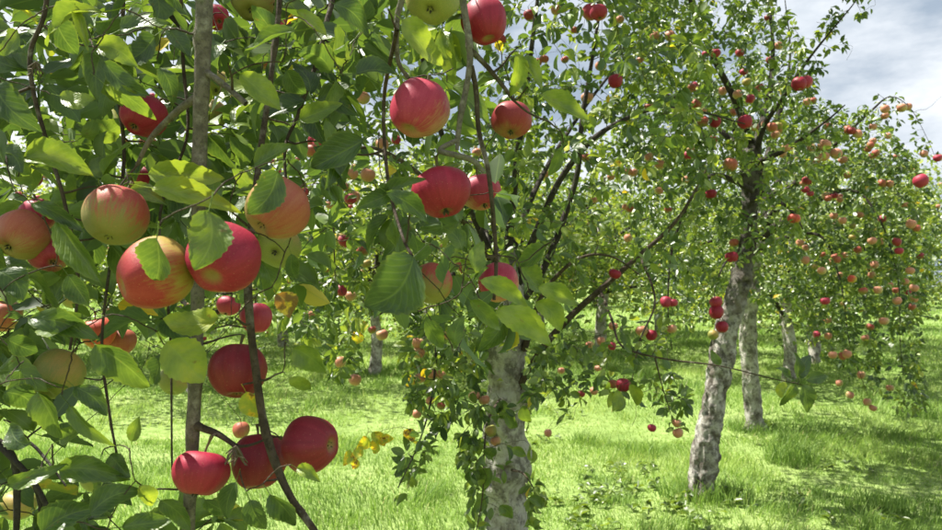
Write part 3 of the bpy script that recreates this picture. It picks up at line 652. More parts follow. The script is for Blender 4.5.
# tall pale trees that close the meadow
def hedge_tree(seed, n, h, r):
    g = random.Random(seed); root = link('field_tree', None)
    P = smooth_line([(0, 0, -.1, .3), (.1, 0, h * .3, .24), (0, .1, h * .6, .14), (0, 0, h * .9, .03)], 5); V, Fq = tube(P[:, :3], P[:, 3], 8); link('trunk', mesh_from('trunk', V, Fq, M_LIMB), root)
    cl = []
    for q in range(90):
        a, el, rr = g.uniform(0, 6.28), g.uniform(-1.2, 1.5), r * g.uniform(.35, 1.0) ** .6
        cl.append((rr * math.cos(a) * math.cos(el), rr * math.sin(a) * math.cos(el), h * .52 + h * .47 * math.sin(el) * g.uniform(.7, 1)))
    cl = np.array(cl); idx = rng.integers(0, 90, n); Pl = cl[idx] + rng.normal(0, .42, (n, 3)); Pl[:, 2] = np.maximum(Pl[:, 2], .3)
    a = rng.uniform(0, 6.283, n); D = np.stack([np.cos(a), np.sin(a), rng.uniform(-1, .6, n)], 1); Nn = np.stack([rng.normal(0, .5, n), rng.normal(0, .5, n), np.full(n, .8)], 1); L = rng.uniform(.14, .3, n)
    o = link('crown', leaf_stuff('crown', Pl, D, Nn, L, L * .55, np.clip(rng.uniform(.40, .80, 90)[idx] + rng.normal(0, .06, n), 0, .85), M_FOL, 1), root); o['kind'] = 'stuff'
    return root
hA, hB = hedge_tree(3, 6500, 6.5, 3.2), hedge_tree(8, 6500, 5.2, 3.6)
G_H = 'tall field trees along the far edge of the orchard'
for q in range(13):
    src = (hA, hB)[q % 2]; x = -42 + q * 7.2; y = 44 + 4 * math.sin(q * 2.1)
    lab = 'pale green field tree closing the meadow at the right edge' if q == 11 else 'pale green field tree in the line closing the far end of the meadow'
    if q < 2: src.location = gnd(x, y); tag(src, lab, 'tree', G_H)
    else:
        c = copy_tree(src, gnd(x, y), q * 1.3, random.uniform(.85, 1.15), lab, G_H); c['category'] = 'tree'

# ================================================================== RIGHT ROW, second tree
def ell(n, c, r, keep, rmin=0.35, zmin=0.35):
    out = []
    while len(out) < n:
        v = rng.normal(0, 1, (400, 3)); v /= np.linalg.norm(v, axis=1)[:, None]; v *= (rmin ** 3 + rng.random(400)[:, None] * (1 - rmin ** 3)) ** (1 / 3)
        P = np.array(c) + v * np.array(r); x, y, d = proj(P); ok = keep(x, y, d, P) & (P[:, 2] > zmin)
        out += list(P[ok])
    return np.array(out[:n])
def masked(poly, nofill=None):
    def k(x, y, d, P):
        inf = (x > -10) & (x < 952) & (y > -10) & (y < 540) & (d > 0.1)
        return np.where(inf, in_poly(x, y, poly), y < 100)
    return k
POLY_R2 = [(640, -60), (660, 330), (690, 330), (742, 305), (790, 300), (812, 350), (840, 375), (885, 400), (905, 420), (928, 412), (922, 320), (942, 250), (942, 215), (915, 160), (880, 118), (848, 108), (812, 95), (790, -60)]
b2 = W(757, 430, 7.3)
right2 = Tree('apple_tree', (b2[0], b2[1]), 'second apple tree of the right row, boughs drooping to the grass at right')
d2 = 7.3
right2.limb(pxl([(758, 437, d2, 0.1200), (756, 428, d2, 0.1000), (752, 395, d2, 0.0896), (749, 350, d2, 0.0864), (748, 310, d2, 0.0840), (752, 270, d2, 0.0760), (757, 230, d2, 0.0680), (760, 190, d2, 0.0560)]), 'trunk', M_TRUNK, 40, 18, 0.36, knots=9)
for pts in ([(757, 235, 7.3, .06), (790, 190, 7.0, .04), (830, 150, 6.6, .03), (870, 112, 6.3, .018), (890, 97, 6.2, .012), (910, 108, 6.2, .006), (928, 140, 6.2, .004), (938, 165, 6.2, .003)],
            [(758, 240, 7.3, .05), (800, 210, 6.8, .035), (850, 190, 6.4, .025), (880, 220, 6.2, .016), (898, 280, 6.1, .010), (900, 340, 6.0, .007), (905, 395, 6.0, .004)],
            [(756, 250, 7.3, .05), (795, 235, 6.6, .03), (825, 240, 6.3, .02), (842, 290, 6.2, .012), (850, 345, 6.1, .008), (868, 395, 6.1, .004)],
            [(760, 195, 7.3, .06), (740, 140, 7.2, .04), (715, 90, 7.0, .025), (700, 40, 6.8, .012)],
            [(760, 200, 7.3, .06), (775, 130, 7.4, .04), (790, 60, 7.5, .02), (785, 0, 7.5, .01)],
            [(756, 255, 7.3, .045), (730, 240, 7.6, .03), (690, 250, 7.8, .02), (660, 290, 8.0, .008)],
            [(760, 215, 7.4, .05), (800, 150, 8.2, .03), (850, 130, 8.8, .015), (890, 160, 9.0, .006)]):
    right2.limb(pxl([(p[0], p[1], p[2], p[3] * (1 if p[3] > .03 else .6 if p[3] > .017 else .45)) for p in pts]), 'branch', M_LIMB, 8, 6)

# ------------------------------------------------------------------ RIGHT ROW, first (leaning) tree
b1 = W(700, 502, 4.95)
right1 = Tree('apple_tree', (b1[0], b1[1]), 'leaning pale-barked apple tree standing at right, nearest of its row')
d1 = 4.95
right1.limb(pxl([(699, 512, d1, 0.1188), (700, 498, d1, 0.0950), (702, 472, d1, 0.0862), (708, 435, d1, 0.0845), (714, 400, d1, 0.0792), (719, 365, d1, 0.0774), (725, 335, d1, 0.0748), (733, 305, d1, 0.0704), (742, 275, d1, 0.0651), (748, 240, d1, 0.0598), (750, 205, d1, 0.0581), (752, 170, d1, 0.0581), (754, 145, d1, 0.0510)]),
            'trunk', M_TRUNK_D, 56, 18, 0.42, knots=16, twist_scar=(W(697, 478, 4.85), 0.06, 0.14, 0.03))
for pts in ([(754, 150, 4.95, .05), (735, 100, 4.9, .04), (712, 55, 4.8, .03), (690, 0, 4.8, .02), (675, -60, 4.8, .01)],
            [(753, 160, 4.95, .045), (765, 125, 4.8, .028), (785, 95, 4.6, .02), (808, 60, 4.5, .014), (832, 30, 4.4, .009), (855, 2, 4.4, .006), (866, -18, 4.4, .004)],
            [(751, 165, 4.95, .04), (785, 150, 4.7, .025), (825, 122, 4.5, .012), (845, 105, 4.4, .006)],
            [(755, 150, 5.0, .05), (770, 90, 5.3, .035), (772, 30, 5.5, .02), (760, -50, 5.6, .01)],
            [(752, 190, 4.9, .035), (715, 175, 4.6, .025), (690, 200, 4.4, .018), (672, 250, 4.3, .012), (668, 310, 4.2, .007), (672, 350, 4.2, .004)],
            [(752, 200, 4.9, .03), (775, 200, 4.6, .02), (795, 215, 4.5, .012), (810, 245, 4.4, .005)],
            [(746, 250, 4.9, .02), (726, 262, 4.6, .012), (716, 285, 4.5, .006), (714, 300, 4.5, .004)],
            [(752, 160, 4.95, .045), (720, 130, 5.2, .03), (680, 100, 5.4, .02), (650, 90, 5.5, .008)]):
    right1.limb(pxl([(p[0], p[1], p[2], p[3] * .62) for p in pts]), 'branch', M_LIMB, 8, 6)

# ------------------------------------------------------------------ MIDDLE tree
bm = W(508, 592, 3.5)
middle = Tree('apple_tree', (bm[0], bm[1]), 'thick grey-trunked apple tree in the middle with black forking limbs')
dm = 3.5
middle.limb(pxl([(508, 606, dm, 0.1320), (508, 588, dm, 0.1162), (508, 540, dm, 0.1038), (506, 490, dm, 0.0994), (505, 440, dm, 0.0986), (506, 400, dm, 0.0968), (507, 365, dm, 0.0933), (508, 330, dm, 0.0862), (509, 300, dm, 0.0774), (508, 275, dm, 0.0660), (505, 250, dm, 0.0528)]),
            'trunk', M_TRUNK, 64, 20, 0.26, knots=14)
MID_LIMBS = [
    [(518, 388, 3.45, .034), (528, 372, 3.42, .031), (545, 345, 3.35, .029), (572, 315, 3.3, .027), (600, 290, 3.25, .024), (640, 255, 3.2, .019), (672, 226, 3.15, .015), (690, 200, 3.1, .009), (706, 170, 3.1, .005)],
    [(512, 300, 3.5, .045), (527, 255, 3.45, .026), (542, 218, 3.4, .022), (560, 180, 3.35, .02), (585, 147, 3.3, .018), (607, 129, 3.3, .016), (640, 113, 3.3, .012), (668, 108, 3.3, .010), (705, 113, 3.3, .007), (745, 124, 3.3, .004)],
    [(516, 305, 3.5, .045), (538, 278, 3.5, .028), (552, 250, 3.5, .024), (566, 212, 3.5, .021), (578, 170, 3.5, .019), (582, 120, 3.5, .016), (592, 60, 3.5, .013), (606, -30, 3.5, .008)],
    [(524, 350, 3.45, .025), (540, 300, 3.35, .016), (565, 268, 3.25, .012), (590, 255, 3.2, .009), (615, 258, 3.2, .006), (640, 275, 3.15, .004)],
    [(505, 285, 3.5, .05), (482, 235, 3.4, .035), (450, 160, 3.2, .026), (425, 70, 3.1, .02), (405, -30, 3.1, .012)],
    [(504, 290, 3.45, .04), (470, 270, 3.2, .022), (446, 280, 3.0, .014), (437, 310, 2.9, .010), (436, 350, 2.85, .008), (432, 395, 2.8, .006), (420, 440, 2.75, .004), (398, 488, 2.7, .003)],
    [(507, 260, 3.5, .05), (516, 170, 3.4, .035), (530, 60, 3.3, .025), (545, -60, 3.3, .012)],
    [(505, 270, 3.5, .045), (470, 210, 3.8, .03), (410, 170, 4.0, .02), (350, 150, 4.1, .012), (310, 190, 4.1, .007), (300, 250, 4.0, .004)],
    [(507, 265, 3.55, .045), (540, 180, 4.0, .03), (590, 100, 4.4, .02), (640, 40, 4.6, .012)],
    [(505, 280, 3.45, .04), (455, 210, 2.9, .024), (400, 160, 2.6, .016), (355, 150, 2.5, .010), (335, 200, 2.45, .007), (335, 280, 2.4, .004)],
    [(600, 290, 3.25, .012), (612, 320, 3.0, .009), (622, 346, 2.85, .007), (660, 358, 2.75, .006), (720, 366, 2.65, .0045), (770, 378, 2.6, .0035), (808, 386, 2.6, .002)],
    [(640, 255, 3.2, .012), (655, 300, 3.0, .008), (640, 340, 2.9, .006), (632, 380, 2.9, .003)],
    [(655, 358, 2.77, .006), (662, 385, 2.8, .004), (672, 418, 2.8, .002)],
    [(500, 400, 3.36, .012), (488, 420, 3.1, .007), (484, 455, 2.9, .005), (482, 500, 2.8, .0035), (470, 560, 2.8, .002)],
    [(512, 470, 3.38, .010), (525, 475, 3.2, .006), (540, 500, 3.1, .003)],
]
for q, pts in enumerate(MID_LIMBS):
    pts = [(p[0], p[1], p[2], p[3] * (.5 if q in (4, 6, 7, 8, 9) else .6 if q in (10, 11, 12) else .58 if q == 0 else .74)) for p in pts]
    middle.limb(pxl(pts), 'branch', M_LIMB if pts[0][3] > .02 else M_TWIG, 10 if pts[0][3] > .02 else 7, 6, 0.12 if pts[0][3] > .02 else 0)

# ------------------------------------------------------------------ apples of the middle and right trees (photo x, y, width, look)
def bunch(tree_pts, lst, label, group, dmin, dmax, D=0.07):
    for (x, y, w, k) in lst:
        k = {'red': 'red' if w >= 12 else 'pink', 'pink': 'pink' if w >= 12 else random.choice(('pink', 'peach', 'orange')), 'orange': 'peach', 'half': random.choice(('peach', 'half')), 'dusky': random.choice(('orange', 'dusky'))}.get(k, k); tree_pts.append(apple(x, y, w, k, label, group if len(lst) > 1 else None, D, dmin=dmin, dmax=dmax))
pm, p1, p2 = [], [], []
bunch(pm, [(418, 343, 13, 'orange'), (418, 353, 14, 'orange')], 'pale orange apple in the touching pair above the yellow leaves left of the trunk', 'pair of pale orange apples left of the middle trunk', 2.5, 3.3)
bunch(pm, [(420, 378, 13, 'orange'), (432, 374, 12, 'orange'), (441, 375, 11, 'orange')], 'orange apple in the row of three left of the middle trunk', 'three orange apples left of the middle trunk', 2.5, 3.3)
bunch(pm, [(417, 414, 10, 'orange'), (430, 401, 9, 'half'), (441, 406, 9, 'half')], 'small orange-green apple low on the bough drooping left of the middle trunk', 'low apples on the drooping bough', 2.6, 3.2)
bunch(pm, [(474, 396, 12, 'orange'), (484, 400, 12, 'orange')], 'orange apple in the pair hanging against the left edge of the middle trunk', 'pair at the left edge of the middle trunk', 2.7, 3.0)
bunch(pm, [(491, 431, 12, 'green')], 'greenish apple in front of the middle trunk, above an orange one', None, 2.7, 3.0)
bunch(pm, [(496, 441, 11, 'orange')], 'orange apple in front of the middle trunk, below a greenish one', None, 2.7, 3.0)
bunch(pm, [(561, 371, 8, 'orange'), (548, 433, 8, 'pink'), (581, 394, 9, 'dusky'), (594, 391, 9, 'orange'), (598, 368, 8, 'orange')], 'small apple on the low twigs just right of the middle trunk', 'low apples right of the middle trunk', 3.2, 4.2)
bunch(pm, [(591, 12, 17, 'pink'), (599, 13, 18, 'pink')], 'pink apple of the pair at the top edge, above the dark forked limb', 'pink pair at the top edge', 2.4, 3.6)
bunch(pm, [(615, 81, 15, 'red')], 'single red apple high in the middle crown beneath the pink pair', None, 2.6, 3.6)
bunch(pm, [(615, 274, 13, 'red')], 'round red apple beside the thick black slanting limb', None, 3.0, 3.2)
bunch(pm, [(655, 36, 10, 'orange'), (670, 36, 11, 'orange'), (587, 98, 13, 'orange'), (601, 66, 12, 'orange'), (544, 59, 10, 'dusky'), (529, 15, 12, 'dusky'), (556, 10, 11, 'half'), (545, 175, 9, 'orange'), (648, 107, 8, 'dusky'),
           (586, 158, 10, 'half'), (628, 172, 9, 'orange'), (634, 173, 9, 'orange'), (649, 157, 9, 'orange'), (660, 165, 11, 'orange'), (611, 177, 8, 'orange'), (538, 62, 9, 'dusky'), (565, 60, 8, 'half'), (575, 30, 9, 'dusky'), (620, 20, 9, 'half'), (640, 60, 8, 'orange')],
      'small orange-brown apple among the leaves of the upper middle crown', 'small apples in the upper middle crown', 2.8, 4.4)
bunch(pm, [(659, 191, 9, 'orange'), (630, 209, 9, 'pink'), (626, 207, 8, 'orange'), (628, 238, 9, 'orange'), (595, 200, 8, 'orange'), (668, 210, 8, 'half')], 'small orange apple above the thick black slanting limb', 'small apples above the slanting limb', 3.2, 4.4)
bunch(pm, [(642, 331, 13, 'orange'), (651, 335, 12, 'red'), (672, 329, 11, 'orange'), (666, 302, 12, 'pink'), (673, 303, 10, 'red')], 'red-orange apple among leaves below the thick black slanting limb', 'apples below the slanting limb', 2.8, 3.6)
bunch(pm, [(590, 345, 9, 'pink'), (601, 341, 9, 'pink'), (612, 346, 9, 'pink'), (613, 326, 10, 'orange')], 'small pink apple in the low group between the two near trunks', 'low pink group between the near trunks', 2.9, 3.8)
bunch(pm, [(613, 384, 11, 'pink')], 'pink apple tucked behind a larger red one over the grass', None, 3.0, 3.4)
bunch(pm, [(623, 385, 15, 'red')], 'shiny red apple hanging low over the grass between the two near trunks', None, 2.7, 3.2)
bunch(pm, [(652, 428, 9, 'pink')], 'single small pink apple hanging alone over the grass', None, 2.8, 4.0)
bunch(pm, [(678, 433, 11, 'orange'), (677, 423, 10, 'orange')], 'orange apple in the lowest pair beside the leaning trunk', 'lowest pair beside the leaning trunk', 2.7, 3.2)
bunch(pm, [(343, 187, 12, 'orange'), (355, 197, 12, 'orange'), (363, 251, 13, 'half'), (351, 296, 12, 'orange'), (363, 98, 14, 'orange'), (382, 145, 14, 'orange'), (396, 140, 10, 'pink'), (340, 362, 12, 'orange'), (355, 380, 13, 'orange'), (382, 335, 13, 'orange'),
           (477, 153, 10, 'orange'), (330, 205, 10, 'orange'), (310, 315, 10, 'orange'), (325, 270, 9, 'half'), (372, 330, 9, 'half'), (445, 335, 11, 'orange'), (460, 330, 10, 'half'), (300, 230, 10, 'orange'), (320, 130, 9, 'orange'), (408, 180, 11, 'orange')],
      'small pale orange apple behind the hanging foreground boughs', 'small apples behind the foreground boughs', 2.5, 4.2)
bunch(p1, [(745, 122, 15, 'red')], 'bright red apple at the end of a thin arching branch, before the leaning tree', None, 3.6, 4.4, .072)
bunch(p1, [(732, 257, 13, 'red')], 'red apple hanging left of the dark part of the leaning trunk', None, 4.2, 4.8)
bunch(p1, [(716, 302, 13, 'pink'), (716, 312, 15, 'red'), (722, 327, 13, 'red')], 'bright red apple in the tight bunch against the leaning trunk', 'red bunch against the leaning trunk', 4.2, 4.7)
bunch(p1, [(713, 335, 11, 'green')], 'green apple beneath the red bunch on the leaning trunk', None, 4.2, 4.7)
bunch(p1, [(730, 165, 15, 'dusky')], 'brownish red apple left of the fork of the leaning tree', None, 3.8, 4.6)
bunch(p1, [(711, 194, 12, 'red')], 'flat red apple among leaves left of the leaning trunk', None, 3.8, 4.6)
bunch(p1, [(799, 84, 15, 'red'), (806, 82, 13, 'pink')], 'red apple in the pair at the foot of the long shoot against the sky', 'red pair against the sky', 3.8, 4.6)
bunch(p1, [(794, 219, 13, 'side')], 'red and yellow apple right of the dark upper part of the leaning trunk', None, 4.0, 4.6)
bunch(p1, [(706, 54, 8, 'red'), (740, 53, 9, 'dusky'), (694, 87, 10, 'red'), (744, 72, 9, 'red'), (760, 88, 9, 'dusky'), (750, 99, 10, 'red'), (697, 104, 11, 'pink'), (703, 122, 12, 'half'), (715, 122, 12, 'red'), (766, 125, 10, 'orange'), (713, 140, 9, 'dusky'), (723, 91, 9, 'orange'), (768, 18, 8, 'dusky'), (779, 46, 9, 'orange'),
           (734, 243, 10, 'pink'), (690, 150, 9, 'orange'), (770, 60, 8, 'dusky'), (780, 130, 9, 'orange'), (686, 180, 9, 'orange'), (807, 181, 10, 'dusky')],
      'small red-brown apple among the leaves at the top of the leaning tree', 'small apples in the crown of the leaning tree', 3.9, 5.6)
bunch(p2, [(824, 145, 13, 'orange'), (836, 154, 12, 'orange'), (824, 157, 11, 'orange'), (811, 148, 9, 'orange'), (843, 160, 9, 'orange'), (817, 160, 9, 'orange')], 'orange apple in the thick cluster at upper right below the sky', 'orange cluster at upper right', 5.2, 6.6, .078)
bunch(p2, [(902, 108, 10, 'orange'), (908, 107, 8, 'orange'), (885, 109, 9, 'orange'), (885, 116, 8, 'orange'), (873, 127, 8, 'orange'), (888, 136, 7, 'orange'), (851, 131, 9, 'dusky'), (858, 134, 9, 'orange'), (828, 127, 9, 'half'), (873, 156, 8, 'orange'), (896, 157, 7, 'dusky'), (807, 102, 8, 'orange'), (813, 101, 8, 'half')],
      'small orange apple on the arching bough outlined against the sky', 'apples on the arching bough against the sky', 5.6, 6.8)
bunch(p2, [(921, 181, 15, 'pink')], 'large pink apple near the right edge below the sky', None, 3.8, 4.6)
bunch(p2, [(938, 158, 9, 'red'), (924, 154, 8, 'orange')], 'small apple on the hanging twig at the right edge', 'two apples at the right edge', 5.6, 6.4)
bunch(p2, [(826, 196, 8, 'orange'), (882, 183, 8, 'dusky'), (890, 184, 8, 'orange'), (911, 224, 10, 'orange'), (897, 242, 9, 'dusky'), (899, 251, 9, 'red'), (920, 256, 8, 'dusky'), (872, 241, 9, 'orange'), (880, 242, 8, 'orange'), (822, 271, 9, 'half'), (852, 279, 9, 'side'), (825, 301, 10, 'red'), (828, 320, 8, 'orange'),
           (834, 216, 8, 'orange'), (882, 219, 8, 'dusky'), (800, 243, 8, 'orange'), (858, 250, 8, 'dusky'), (860, 215, 8, 'orange'), (872, 275, 8, 'orange'), (878, 290, 9, 'orange'), (863, 291, 9, 'half'), (845, 255, 8, 'orange'), (905, 205, 8, 'orange')],
      'small russet apple in the dense drooping crown at right', 'small apples in the drooping right crown', 5.6, 7.0)
bunch(p2, [(910, 271, 9, 'orange'), (905, 282, 8, 'orange'), (914, 288, 9, 'orange'), (897, 301, 9, 'orange'), (912, 307, 8, 'pink'), (884, 321, 10, 'orange')], 'small orange apple on the outermost bough drooping above the right meadow', 'apples on the outermost drooping bough', 5.6, 6.4)
bunch(p2, [(817, 335, 8, 'red'), (828, 336, 8, 'orange'), (870, 327, 8, 'half'), (865, 338, 8, 'orange'), (833, 355, 9, 'orange'), (847, 354, 9, 'orange'), (850, 395, 8, 'orange'), (867, 402, 8, 'orange'), (873, 408, 8, 'orange'), (839, 383, 7, 'half'), (890, 388, 8, 'orange'), (861, 375, 8, 'orange')],
      'small orange apple on the low bough tips near the right meadow', 'apples on the low bough tips at right', 5.6, 6.4)

def extra(tp, n, poly, d0, d1, label, group):
    c = 0; xs = [p[0] for p in poly]; ys = [p[1] for p in poly]
    while c < n:
        px, py = random.uniform(max(0, min(xs)), min(942, max(xs))), random.uniform(max(0, min(ys)), max(ys))
        if not in_poly(px, py, poly): continue
        for q in range(random.choice((1, 1, 2, 3))):
            d = random.uniform(d0, d1); tp.append(apple(px + random.gauss(0, 6), py + random.gauss(0, 6), random.uniform(.058, .072) * F / d, random.choice(('peach', 'peach', 'peach', 'orange', 'pink', 'green')), label, group, depth=d)); c += 1
            if c >= n: break
extra(p2, 34, [(800, 110), (870, 130), (920, 220), (915, 310), (880, 390), (830, 350), (800, 250)], 5.7, 6.8, 'small russet apple in the dense drooping crown at right', 'small apples in the drooping right crown')
extra(p1, 14, [(680, 10), (790, 20), (800, 130), (690, 220)], 4.2, 5.4, 'small red-brown apple among the leaves at the top of the leaning tree', 'small apples in the crown of the leaning tree')
extra(pm, 16, [(270, 120), (380, 120), (370, 320), (270, 320)], 2.8, 4.2, 'small pale orange apple behind the hanging foreground boughs', 'small apples behind the foreground boughs')

# ------------------------------------------------------------------ grow and leaf the right row and the middle tree
k2 = masked(POLY_R2)
A = ell(900, W(790, 190, 7.2), (2.1, 1.7, 1.55), k2, 0.3)
low = []
for q in range(520):
    px = random.uniform(795, 930); py = random.uniform(130, 415)
    if in_poly(px, py, POLY_R2): low.append(W(px, py, random.uniform(5.7, 6.6)))
low += [W(x + random.gauss(0, 5), y + random.gauss(0, 5), 6.25) for x, y in [(850, 120), (862, 112), (872, 108), (882, 102), (890, 97), (900, 104), (912, 118), (920, 130), (928, 145), (880, 112), (868, 122), (895, 112), (935, 160), (905, 125), (888, 122)] for _ in (0, 1)]
A = np.vstack([A, low, p2])
right2.grow(A, [True] * (len(A) - len(p2)) + [False] * len(p2), rmax=.010)
ARCH = [(840, 125), (880, 88), (905, 92), (942, 150), (942, 175), (915, 150), (890, 130)]
def k2b(x, y, d, P): return k2(x, y, d, P) | (in_poly(x, y, ARCH) & (rng.random(len(x)) < .55))
right2.foliate((5, 9), 0.034, (0.042, 0.072), (0.10, 0.76), .012, k2b); right2.finish(300)

POLY_R1 = [(610, -60), (610, 120), (640, 300), (650, 380), (665, 425), (684, 432), (690, 350), (700, 300), (735, 275), (745, 262), (770, 262), (800, 255), (815, 200), (845, 150), (850, 110), (818, 92), (806, 60), (798, 20), (796, -60)]
SHOOT = [(790, 100), (812, 98), (835, 65), (872, 20), (876, -20), (840, -20), (822, 20), (800, 60)]
def k1(x, y, d, P):
    inf = (x > -10) & (x < 952) & (y > -10) & (y < 540); return np.where(inf, in_poly(x, y, POLY_R1), y < 60)
def k1b(x, y, d, P): return k1(x, y, d, P) | in_poly(x, y, SHOOT)
A = ell(1450, W(725, 85, 4.95), (1.6, 1.5, 1.75), k1, 0.25)
sh = [W(x + random.gauss(0, 8), y + random.gauss(0, 8), 4.45) for x, y in [(800, 75), (812, 58), (818, 45), (828, 40), (835, 22), (845, 18), (852, 5), (826, 25), (865, 5), (840, 45), (858, -5), (822, 68), (806, 88), (848, 32)] for _ in (0, 1)]
A = np.vstack([A, sh, p1])
right1.grow(A, [True] * (len(A) - len(p1)) + [False] * len(p1), rmax=.009)
right1.foliate((5, 9), 0.028, (0.036, 0.064), (0.10, 0.76), .010, k1b); right1.finish(300)

POLY_M = [(235, -80), (235, 240), (262, 330), (300, 335), (330, 380), (362, 385), (362, 315), (395, 315), (402, 360), (408, 420), (385, 450), (372, 500), (405, 505), (440, 440), (462, 470), (470, 530), (545, 530), (552, 500), (535, 460), (532, 410), (548, 395), (560, 420), (600, 395), (625, 410), (650, 400), (665, 430), (688, 440), (690, 395), (660, 350), (690, 330), (700, 250), (720, 150), (700, -80)]
TRK = [(488, 320), (526, 320), (528, 400), (526, 530), (486, 530), (484, 400)]
km_ = masked(POLY_M)
THIN_M = [(520, 180), (560, 150), (640, 170), (700, 200), (700, 330), (660, 420), (540, 420), (530, 330)]
def km(x, y, d, P): return km_(x, y, d, P) & ~(in_poly(x, y, THIN_M) & (rng.random(len(x)) < 0.42)) & ~(in_poly(x, y, TRK) & (rng.random(len(x)) < 0.62)) & (d > 1.9)
A = ell(1900, W(510, 80, 3.5), (1.8, 1.35, 1.75), km, 0.25)
ext = []
for (x0, x1, y0, y1, da, db, n) in [(405, 460, 300, 500, 2.6, 3.0, 60), (470, 545, 340, 530, 2.7, 3.1, 52), (545, 690, 330, 430, 2.7, 3.4, 75), (262, 362, 220, 385, 2.4, 3.9, 60)]:
    c = 0
    while c < n:
        px, py = random.uniform(x0, x1), random.uniform(y0, y1)
        if in_poly(px, py, POLY_M) and not in_poly(px, py, TRK) or (random.random() < .12 and py > 380): ext.append(W(px, py, random.uniform(da, db))); c += 1
A = np.vstack([A, ext, pm])
middle.grow(A, [True] * (len(A) - len(pm)) + [False] * len(pm), rmax=.008)
# yellow leaves on the low left twig, big leaves at the end of the long right twig, leaves in front of the trunk
att = []
for (bx, by, tx, ty, w, t) in [(372, 432, 385, 447, 11, .92), (366, 436, 358, 450, 12, .93), (376, 438, 372, 456, 10, .9), (362, 446, 350, 458, 10, .9), (380, 442, 394, 438, 9, .88), (354, 455, 352, 472, 9, .9), (412, 375, 406, 388, 9, .93), (424, 368, 428, 380, 8, .92), (358, 330, 352, 345, 11, .91), (368, 322, 360, 332, 9, .86), (404, 430, 414, 442, 11, .93), (350, 450, 343, 466, 9, .88)]:
    att.append(middle.hero_leaf(bx, by, tx, ty, w, t, 2.75, label='yellowed leaf' if t > .85 else None))
for (bx, by, tx, ty, w, t) in [(797, 378, 793, 352, 11, .12), (800, 378, 814, 355, 13, .1), (803, 385, 815, 412, 17, .16), (795, 385, 788, 408, 12, .3), (792, 380, 774, 368, 9, .2), (785, 382, 780, 398, 9, .72), (806, 380, 828, 376, 12, .25), (720, 365, 712, 350, 8, .35)]:
    att.append(middle.hero_leaf(bx, by, tx, ty, w, t, 2.55))
for (bx, by, tx, ty, w, t) in [(490, 468, 478, 492, 16, .3), (500, 400, 512, 420, 14, .15), (505, 412, 522, 428, 12, .35), (478, 470, 470, 490, 13, .15), (495, 448, 488, 462, 12, .2), (523, 405, 531, 425, 11, .4), (486, 500, 474, 512, 11, .35), (460, 440, 470, 462, 11, .3), (470, 452, 458, 470, 12, .22), (512, 448, 526, 456, 9, .5), (482, 336, 476, 362, 13, .2), (500, 505, 512, 520, 12, .28), (528, 498, 545, 508, 10, .3), (630, 384, 640, 410, 11, .62), (618, 390, 612, 412, 11, .6)]:
    att.append(middle.hero_leaf(bx, by, tx, ty, w, t, 2.8))
middle.grow(att, [False] * len(att), sag=0.1, rmax=.004)
middle.foliate((5, 8), 0.028, (0.036, 0.066), (0.10, 0.80), .012, km); middle.finish(300, 3)

# ================================================================== FOREGROUND tree (trunk stands left of the picture, boughs hang in)
front = Tree('apple_tree', (-1.55, 1.45), 'nearest apple tree whose boughs hang close across the left foreground')
front.limb([(-1.56, 1.45, -.06, .13), (-1.55, 1.45, .3, .105), (-1.5, 1.42, .9, .095), (-1.46, 1.40, 1.5, .085), (-1.36, 1.33, 2.0, .065)], 'trunk', M_TRUNK, 36, 12, .25, knots=5)
front.limb([(-1.40, 1.36, 1.85, .055), (-1.0, 1.15, 2.32, .042), (-.62, .98, 2.50, .034), (-.30, .92, 2.50, .028), (-.05, .90, 2.42, .020), (.12, .90, 2.28, .012), (.25, .92, 2.12, .006)], 'branch', M_LIMB, 12, 8, .12)
front.limb([(-1.45, 1.40, 1.7, .04), (-1.15, 1.2, 2.05, .030), (-.85, 1.05, 2.15, .022), (-.60, 1.1, 2.05, .014), (-.45, 1.2, 1.9, .008)], 'branch', M_LIMB, 10, 8, .12)
front.limb([(-1.46, 1.42, 1.45, .030), (-1.1, 1.15, 1.42, .022), (-.82, .98, 1.36, .015), (-.68, .92, 1.28, .010), (-.58, .88, 1.14, .006)], 'branch', M_LIMB, 10, 8, .12)
front.limb([(-1.38, 1.36, 1.95, .05), (-1.5, 1.7, 2.6, .03), (-1.2, 2.0, 3.0, .018), (-.8, 2.2, 3.1, .008)], 'branch', M_LIMB, 8, 6)
front.limb([(-1.38, 1.34, 1.98, .045), (-1.3, .9, 2.6, .03), (-1.0, .5, 2.9, .015), (-.6, .3, 3.0, .006)], 'branch', M_LIMB, 8, 6)
def T(*rows): return [(*W(*p[:3]), p[3]) for p in rows]
